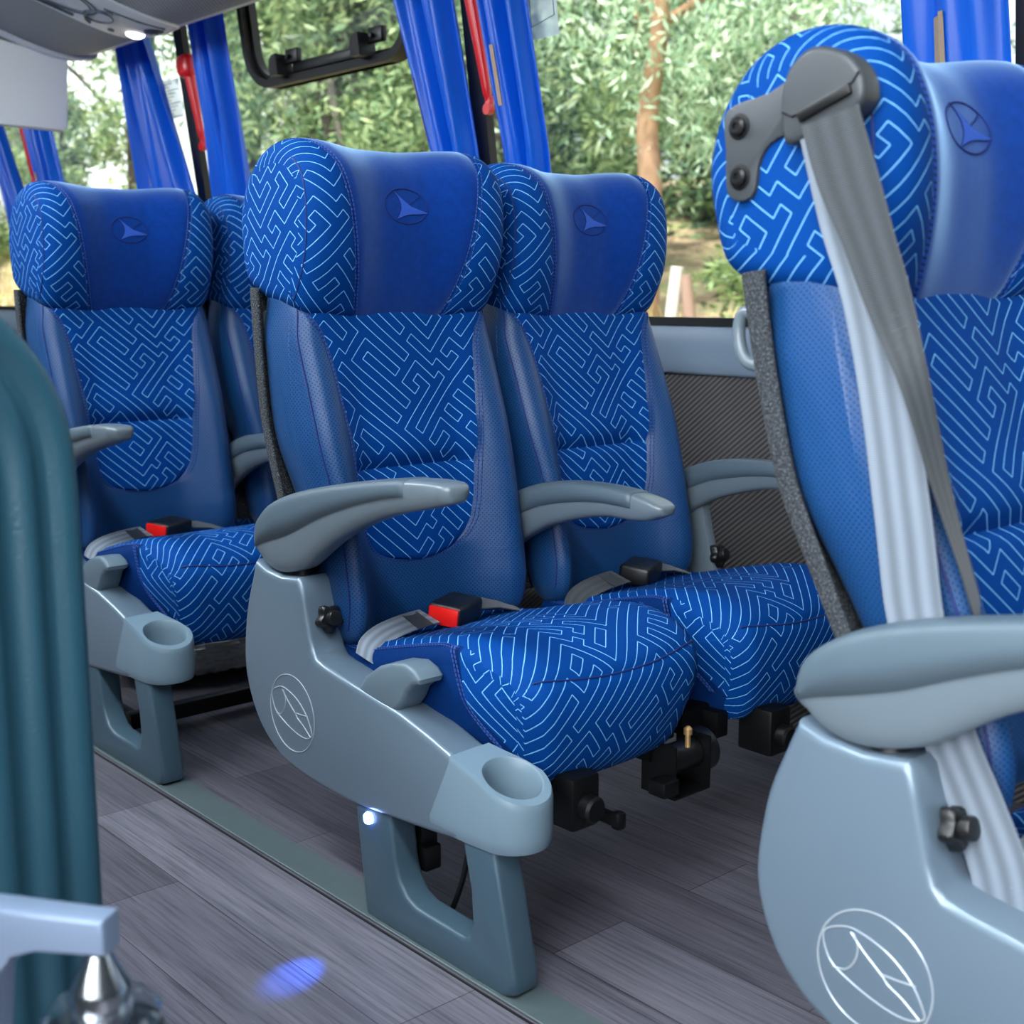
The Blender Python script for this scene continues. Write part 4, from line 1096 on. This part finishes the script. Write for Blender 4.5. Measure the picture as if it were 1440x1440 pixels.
# flat field: from the inner rim straight down, column by column, then the back
base = len(V)
for i in range(n): V.append((-.006, V[i * m + m - 1][1], 0))
for i in range(n - 1): F.append((i * m + m - 1, base + i, base + i + 1, (i + 1) * m + m - 1))
b2 = len(V)
for i in range(n): V.append((-.030, out[i][0], 0))
for i in range(n - 1): F.append((i * m, (i + 1) * m, b2 + i + 1, b2 + i))
mesh_obj('moulded_panel', V, F, M['partition'], part, angle=70)

# ------------------------------------------------------------------ bracket arm on a screw knob, bottom left
KX, KY, KZ = -.868, .358, .424
cl = empty('clamp_bracket', (KX, KY, 0)); tag(cl, 'grey bracket arm resting on a steel knob above a clear plastic disc', 'clamp')
mb = MB()
T = Matrix.Translation((0, 0, KZ))
mb.lathe([(.022, -.03), (.0225, -.028), (.0225, .014), (.0215, .018), (.0105, .040), (.009, .043)], T, 28); mb.build('screw_knob', M['steel'], cl)
mb = MB(); mb.lathe([(.008, .0), (.040, -.002), (.0435, -.006), (.0435, -.012), (.040, -.015), (.008, -.016)], T, 36); mb.build('clear_disc', M['clear'], cl)
mb = MB(); mb.lathe([(.040, -.018), (.0445, -.020), (.0445, -.034), (.036, -.040)], T, 36)
mb.lathe([(.018, -.42), (.018, -.036)], T, 20); mb.lathe([(.05, -.43), (.05, -.424), (.02, -.415)], T, 28); mb.build('post', M['black'], cl)
d = Vector((.81, .58, 0)).normalized(); nrm = Vector((-d.y, d.x, 0))
ol = [(.012, .074), (.012, .046), (-.045, .043), (-.066, .036), (-.078, .020), (-.084, -.03), (-.086, -.12), (-.14, -.12), (-.14, .076)]
br = outline_solid('bracket_arm', ol, -.013, .013, M['bracket'], cl, .004, 3, loc=(0, 0, KZ)); br.rotation_euler = (0, 0, math.atan2(d.y, d.x))
mb = MB(); mb.rbox((-.16, -.05, -.135), (-.05, .03, -.118), .004); mb.tube([(-.11, -.01, -.42), (-.11, -.01, -.118)], .016, 14)
b2 = mb.build('bracket_foot', M['bracket'], cl, loc=(0, 0, KZ)); b2.rotation_euler = br.rotation_euler

# ------------------------------------------------------------------ crumpled clear bag under the row behind
bag = MB(); V = []; F = []; nu, nv = 84, 44; g2 = random.Random(3)
for i in range(nv + 1):
    ph_ = math.pi * i / nv
    for j in range(nu):
        th = 2 * math.pi * j / nu; k = 1 + g2.uniform(-.055, .055)
        V.append((.17 * k * math.sin(ph_) ** .6 * math.cos(th), .30 * k * math.sin(ph_) ** .6 * math.sin(th), max(.0, .075 + .075 * k * math.cos(ph_))))
for i in range(nv):
    for j in range(nu): F.append((i * nu + j, i * nu + (j + 1) % nu, (i + 1) * nu + (j + 1) % nu, (i + 1) * nu + j))
t = NT('crumpled_film'); t.set(Base_Color=C(232, 234, 230), Roughness=.10); t.p.inputs['Specular IOR Level'].default_value = .9
bg = mesh_obj('plastic_bag', V, F, t.m, angle=12, loc=(-2.94, 1.57, .001)); tag(bg, 'crumpled clear plastic wrapping on the floor under the left aisle seat', 'plastic bag')
# ------------------------------------------------------------------ outside: bank, trees, house, fence posts
def GZ(x, y):
    far = sstep(3.0, 7.5, y); left = min(1, max(0, (-x - 6) / 9))
    return -1.2 + far * (1.78 + 1.35 * left) + max(0, y - 7.5) * .10 + .10 * math.sin(x * 1.3 + y) * far
def ground_mat():
    t = NT('dry_grass_bank'); co = t.coord(); f = t.noise(co, 1.1, 5, .65); g = t.noise(co, 14, 4, .7)
    base = t.ramp(f, [(.36, C(120, 96, 76)), (.5, C(172, 152, 120)), (.64, C(128, 150, 84))])
    x = t.n('ShaderNodeMix', data_type='RGBA', blend_type='MULTIPLY'); x.inputs[0].default_value = 1; t.link(base, x.inputs[6]); t.link(t.ramp(g, [(.3, (.5, .5, .5, 1)), (.7, (1.25, 1.25, 1.2, 1))]), x.inputs[7])
    t.link(x.outputs[2], t.p.inputs['Base Color']); t.set(Roughness=.95); t.bump(g, 1, .05); return t.m
V = []; F = []; xs = [-46 + .8 * i for i in range(75)]; ys = [2.6 + .5 * i for i in range(14)] + [10 + 2.5 * i for i in range(12)]
for x in xs:
    for y in ys: V.append((x, y, GZ(x, y)))
m = len(ys)
for i in range(len(xs) - 1):
    for j in range(m - 1): F.append((i * m + j, (i + 1) * m + j, (i + 1) * m + j + 1, i * m + j + 1))
tag(mesh_obj('ground', V, F, ground_mat(), angle=60), kind='structure')
def leaf_mat(name, c1, c2, c3):
    t = NT(name); gi = t.n('ShaderNodeNewGeometry'); f = t.noise(t.coord(), 3.2, 4, .7); r = gi.outputs['Random Per Island']
    q = t.math('ADD', t.math('MULTIPLY', f, .6), t.math('MULTIPLY', r, .4))
    c = t.ramp(q, [(.3, c1), (.5, c2), (.72, c3)]); t.link(c, t.p.inputs['Base Color']); t.set(Roughness=.55)
    tr = t.n('ShaderNodeBsdfTranslucent'); t.link(c, tr.inputs[0]); mx = t.n('ShaderNodeMixShader'); mx.inputs[0].default_value = .45
    t.link(t.p.outputs[0], mx.inputs[1]); t.link(tr.outputs[0], mx.inputs[2]); t.link(mx.outputs[0], t.out.inputs[0]); return t.m
LV = {'pale': leaf_mat('pale_leaves', C(104, 138, 104), C(170, 196, 160), C(224, 236, 208)), 'mid': leaf_mat('mid_leaves', C(66, 92, 62), C(118, 144, 100), C(190, 202, 148)),
      'dark': leaf_mat('dark_leaves', C(34, 58, 42), C(72, 100, 68), C(130, 154, 104)), 'shrub': leaf_mat('shrub_leaves', C(64, 86, 54), C(116, 138, 86), C(172, 186, 124))}
BK = {'tan': simple('tan_bark', C(158, 122, 92), .9, bump=.8, scale=20, var=.4), 'dark': simple('dark_bark', C(74, 66, 58), .9, bump=.8, scale=20, var=.4)}
def leaves(g, blobs, n, size, droop=.0, long=1.9):
    V = []; F = []; tot = sum(b[1][0] * b[1][1] for b in blobs)
    for c, r in blobs:
        k = max(6, int(n * r[0] * r[1] / tot)); ncl = max(3, k // 26)
        for _ in range(ncl):
            d = Vector((g.gauss(0, 1), g.gauss(0, 1), g.gauss(0, 1))).normalized() * (g.random() ** .4)
            cc = Vector((c[0] + d.x * r[0], c[1] + d.y * r[0], c[2] + d.z * r[1])); cs = g.uniform(.10, .26) * (r[0] ** .5)
            for _ in range(k // ncl):
                p = cc + Vector((g.gauss(0, cs), g.gauss(0, cs), g.gauss(0, cs * (.7 + droop))))
                a = Vector((g.gauss(0, 1), g.gauss(0, 1), g.gauss(0, .6) - droop * 1.6)).normalized(); b = a.orthogonal().normalized()
                b = (Matrix.Rotation(g.uniform(0, 6.28), 3, a) @ b); s_ = size * g.uniform(.6, 1.3); l = a * s_ * long; w = b * s_ * .5
                i = len(V); V += [p - l * .5, p + w * .5, p + l * .5, p - w * .5]; F.append((i, i + 1, i + 2, i + 3))
    return V, F
def tree(name, x, y, label, cat, leaf, bark, trunk, blobs, n, size, seed, droop=.3, group='trees outside the windows'):
    """trunk: list of (dx,dy,z above ground, radius); blobs: (dx,dy,z),(rh,rv)"""
    g = random.Random(seed); z0 = GZ(x, y) - .05; o = empty(name, (x, y, z0)); tag(o, label, cat, group)
    V, F = leaves(g, blobs, n, size, droop)
    mesh_obj('foliage', V, F, LV[leaf], o, smooth=False, recalc=False)
    if trunk:
        mb = MB(); pts = crom([t_[:3] for t_ in trunk], 4); rr = crom([(t_[3], 0) for t_ in trunk], 4)
        mb.tube(pts, [q.x for q in rr], 10)
        top = trunk[-1]
        for b, r in blobs[:7]:
            k = g.randrange(len(trunk) // 2, len(trunk)); s0 = Vector(trunk[k][:3]); e = Vector(b)
            mid = s0.lerp(e, .5) + Vector((g.uniform(-.2, .2), g.uniform(-.2, .2), .25)); q = crom([s0, mid, e], 5)
            mb.tube(q, [trunk[k][3] * .5 * (1 - .8 * i / (len(q) - 1)) + .008 for i in range(len(q))], 6)
        mb.build('trunk', BK[bark], o)
    return o
def blobs(g, n, cx, cz, rx, rz, r0, r1, ry=None):
    out = []
    for _ in range(n):
        r = g.uniform(r0, r1); out.append(((cx + g.uniform(-rx, rx), g.uniform(-(ry or rx), ry or rx) * .7, cz + g.uniform(-rz, rz)), (r, r * .75)))
    return out
G = random.Random(21)
# pale eucalyptus-like tree with tan trunk seen in the big pane
tree('gum_tree', -7.35, 8.0, 'pale drooping tree with a tan trunk, seen through the large clear pane', 'tree', 'pale', 'tan',
     [(0, 0, 0, .12), (.05, 0, 1.0, .10), (0, 0, 1.7, .09), (.12, 0, 2.4, .075), (.05, 0, 3.2, .07), (.2, 0, 4.2, .05)],
     [((a, b + .75, c), r) for (a, b, c), r in blobs(G, 22, -.2, 2.9, 1.7, 1.5, .45, .75)], 15000, .058, 1, .6)
tree('broadleaf_tree', -9.6, 8.2, 'green leafy tree right of the blue curtain with the red bar', 'tree', 'mid', 'dark',
     [(0, 0, 0, .16), (.05, 0, 1.3, .13), (-.1, 0, 2.4, .1), (0, 0, 3.6, .06)], blobs(G, 26, 0, 2.5, 1.7, 1.9, .5, .85), 12000, .075, 3, .3)
tree('broadleaf_tree', -11.4, 7.6, 'dense green tree behind the black-framed opening window', 'tree', 'mid', 'dark',
     [(0, 0, 0, .2), (.1, 0, 1.2, .16), (0, 0, 2.4, .13), (.15, 0, 3.8, .08)], blobs(G, 30, 0, 2.6, 1.5, 2.0, .5, .85), 14000, .075, 4, .3)
tree('broadleaf_tree', -11.6, 9.2, 'dark bushy tree low behind the curtain beside the opening window', 'tree', 'dark', 'dark',
     [(0, 0, 0, .2), (.1, 0, 1.0, .16), (0, 0, 2.2, .1)], blobs(G, 24, 0, 1.5, 1.9, 1.0, .5, .9), 12000, .08, 5, .2)
tree('broadleaf_tree', -14.2, 8.2, 'tall tree behind the curtain at the left end of the opening window', 'tree', 'mid', 'dark',
     [(0, 0, 0, .24), (.1, 0, 1.4, .2), (0, 0, 2.6, .16), (.1, 0, 4.2, .1)], blobs(G, 26, .2, 3.3, 1.6, 1.5, .5, .9), 12000, .085, 6, .3)
tree('pine_tree', -15.8, 7.6, 'leaning dark trunk with light leaves beside the pale house', 'tree', 'mid', 'dark',
     [(0, 0, 0, .13), (.03, 0, .8, .12), (.08, 0, 1.6, .11), (.12, 0, 2.4, .09), (.2, 0, 3.6, .06)], blobs(G, 12, .6, 3.4, 1.2, .7, .35, .6), 5000, .08, 7, .3)
tree('young_tree', -16.2, 6.8, 'spindly young tree in front of the pale house', 'tree', 'mid', 'dark',
     [(0, 0, 0, .03), (.03, 0, .9, .025), (0, 0, 1.7, .015)], blobs(G, 12, -.1, 1.25, .75, .8, .2, .38), 3200, .07, 8, .2)
tree('broadleaf_tree', -20.5, 8.0, 'leafy tree at far left beside the leftmost curtain', 'tree', 'mid', 'dark',
     [(0, 0, 0, .2), (.1, 0, 1.4, .16), (0, 0, 3.0, .1)], blobs(G, 22, 0, 2.4, 2.2, 1.6, .5, .9), 9000, .09, 9, .3)
# a belt of trees closing the view behind
for i, (x, y, lf, lab) in enumerate(((-10.0, 13.5, 'dark', 'dark tree in the wood behind the tan trunk'), (-13.5, 14.0, 'dark', 'dark tree in the wood behind the large pane, left of the tan trunk'),
                                     (-17.0, 14.0, 'mid', 'green tree in the wood far behind the opening window'), (-21.0, 14.5, 'mid', 'green tree far behind, right of the pale house'))):
    tree('forest_tree', x, y, lab, 'tree', lf, 'dark', [(0, 0, 0, .2), (.1, 0, 1.6, .16), (0, 0, 3.2, .1)], blobs(G, 26, 0, 1.0 + .9 * i, 2.4, .8 + .55 * min(i, 2), .6, 1.1), 9000, .12, 20 + i, .2)
# shrubs on the bank
for i, (x, y, rz_, lab) in enumerate(((-7.9, 7.2, .28, 'bright green shrub at the foot of the tan trunk'), (-5.75, 7.9, .36, 'green bush beside the pale fence post'), (-9.0, 7.0, .4, 'green shrub low behind the central window seat'),
                                      (-5.05, 7.6, .26, 'green bush right of the fence posts, near the belted seat'), (-13.0, 6.4, .4, 'low shrub behind the headrest of the central seat'), (-17.4, 6.3, .35, 'yellow-green shrub below the pale house'))):
    tree('shrub', x, y, lab, 'shrub', 'shrub', 'dark', [(0, 0, 0, .03), (0, 0, .3, .02), (.05, 0, .5, .01)], blobs(G, 9, 0, rz_ * .9, .65, rz_ * .7, .25, .42), 2600, .06, 40 + i, .1, 'shrubs on the bank')
# dry grass
gg = random.Random(5); V = []; F = []
for _ in range(9000):
    x = gg.uniform(-19, -4.2); y = gg.uniform(5.2, 8.0); z = GZ(x, y); h = gg.uniform(.08, .24); a = gg.uniform(0, 6.28); w = .012
    dx, dy = math.cos(a) * w, math.sin(a) * w; i = len(V); V += [(x - dx, y - dy, z), (x + dx, y + dy, z), (x + gg.gauss(0, .06), y + gg.gauss(0, .06), z + h)]; F.append((i, i + 1, i + 2))
tg = mesh_obj('dry_grass', V, F, leaf_mat('dry_grass_blades', C(150, 128, 86), C(196, 178, 128), C(150, 172, 90)), smooth=False, recalc=False); tag(tg, 'dry grass growing on the bank outside', 'grass', kind='stuff')
# fence posts
M['post'] = simple('weathered_post', C(206, 198, 186), .9, bump=.5, scale=30, var=.2); M['post2'] = simple('brown_post', C(140, 112, 96), .9, bump=.5, scale=30, var=.2)
def post(x, y, h, lean, mat, label):
    z = GZ(x, y) - .1; o = MB().tube([(0, 0, 0), (lean * .5, 0, h * .5), (lean, 0, h)], [.055, .05, .045], 10).build('fence_post', mat); o.location = (x, y, z); tag(o, label, 'fence post', 'fence posts on the bank')
post(-6.22, 7.0, .78, .10, M['post'], 'pale leaning fence post on the bank')
post(-5.97, 7.05, .72, -.12, M['post2'], 'brown post leaning against the pale fence post')
# pale house with lapped boards
hs = empty('house', (-22.5, 11.0, GZ(-22.5, 11) - .2)); tag(hs, 'pale board-clad house beyond the bank at far left', 'house')
t = NT('white_boards'); sx = t.n('ShaderNodeSeparateXYZ'); t.link(t.coord(), sx.inputs[0]); f = t.math('FRACT', t.math('DIVIDE', sx.outputs[2], .42)); ff = t.math('LESS_THAN', f, .05)
t.link(t.mix(ff, C(226, 230, 226), C(150, 160, 160)), t.p.inputs['Base Color']); t.set(Roughness=.7)
MB().box((-6.0, 0, 0), (4.2, 4, 4.6)).build('wall', t.m, hs, smooth=False)
MB().box((-6.3, -.4, 4.6), (4.5, 4.4, 4.8)).build('roof', M['wallgrey'], hs, smooth=False)
MB().box((2.6, -.03, .6), (3.5, .02, 3.4)).build('door', simple('house_door', C(92, 104, 104), .6), hs, smooth=False)
MB().box((-6.02, -.04, 0), (4.22, 4.02, .45)).build('plinth', simple('house_plinth', C(120, 134, 136), .8), hs, smooth=False)

# ------------------------------------------------------------------ light and camera
W = bpy.data.worlds.new('world'); SC.world = W; W.use_nodes = True; bgn = W.node_tree.nodes['Background']
wt = W.node_tree; wc = wt.nodes.new('ShaderNodeTexCoord'); ws_ = wt.nodes.new('ShaderNodeSeparateXYZ'); wt.links.new(wc.outputs['Generated'], ws_.inputs[0])
wr = wt.nodes.new('ShaderNodeValToRGB'); we = wr.color_ramp.elements
wm = wt.nodes.new('ShaderNodeMath'); wm.operation = 'MULTIPLY_ADD'; wt.links.new(ws_.outputs[2], wm.inputs[0]); wm.inputs[1].default_value = .5; wm.inputs[2].default_value = .5; wt.links.new(wm.outputs[0], wr.inputs[0])
we[0].position = .46; we[0].color = (.09, .095, .09, 1); we[1].position = .53; we[1].color = (.93, .965, 1, 1)
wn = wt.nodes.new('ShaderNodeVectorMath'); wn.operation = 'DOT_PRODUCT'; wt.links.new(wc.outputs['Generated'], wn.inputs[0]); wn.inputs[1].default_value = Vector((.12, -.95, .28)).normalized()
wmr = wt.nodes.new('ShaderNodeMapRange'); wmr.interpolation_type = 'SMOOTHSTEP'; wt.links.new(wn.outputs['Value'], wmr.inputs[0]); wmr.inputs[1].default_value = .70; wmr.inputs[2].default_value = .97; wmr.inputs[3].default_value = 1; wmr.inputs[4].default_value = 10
wmx = wt.nodes.new('ShaderNodeVectorMath'); wmx.operation = 'SCALE'; wt.links.new(wr.outputs[0], wmx.inputs[0]); wt.links.new(wmr.outputs[0], wmx.inputs['Scale'])     # added glow in one unseen part of the sky, key light for the nearest seat
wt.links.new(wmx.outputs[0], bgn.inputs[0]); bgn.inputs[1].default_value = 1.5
def sun(name, d, s, ang, col=(1, .97, .9)):
    L = bpy.data.lights.new(name, 'SUN'); L.energy = s; L.angle = R(ang); L.color = col; o = bpy.data.objects.new(name, L); COL.objects.link(o)
    o.rotation_euler = Vector(d).to_track_quat('-Z', 'Y').to_euler(); return o
sun('sun', (-.25, .40, -1), 13.0, 3)
L = bpy.data.lights.new('led_spot', 'SPOT'); L.energy = 22; L.color = (.05, .16, 1); L.spot_size = R(22); L.spot_blend = 1.0; L.shadow_soft_size = .006
lo = bpy.data.objects.new('led_spot', L); COL.objects.link(lo); lp = Vector((XA + .118, YA + W_OUT - .012, .150)); lo.location = lp
lo.rotation_euler = (Vector((-1.461, .886, 0)) - lp).to_track_quat('-Z', 'Y').to_euler()

cam = bpy.data.cameras.new('camera'); co = bpy.data.objects.new('camera', cam); COL.objects.link(co); SC.camera = co
cam.sensor_width = 36; cam.lens = 45.0; cam.clip_start = .02; cam.clip_end = 200
co.location = (0, 0, .95); co.rotation_euler = (R(90) - math.atan(305 / 1800), 0, R(90 - 41.6))
cam.dof.use_dof = True; cam.dof.focus_distance = 2.05; cam.dof.aperture_fstop = 5.6
vs = SC.view_settings; vs.view_transform = 'Standard'; vs.look = 'None'; vs.exposure = -0.22; vs.gamma = 1; vs.use_curve_mapping = False
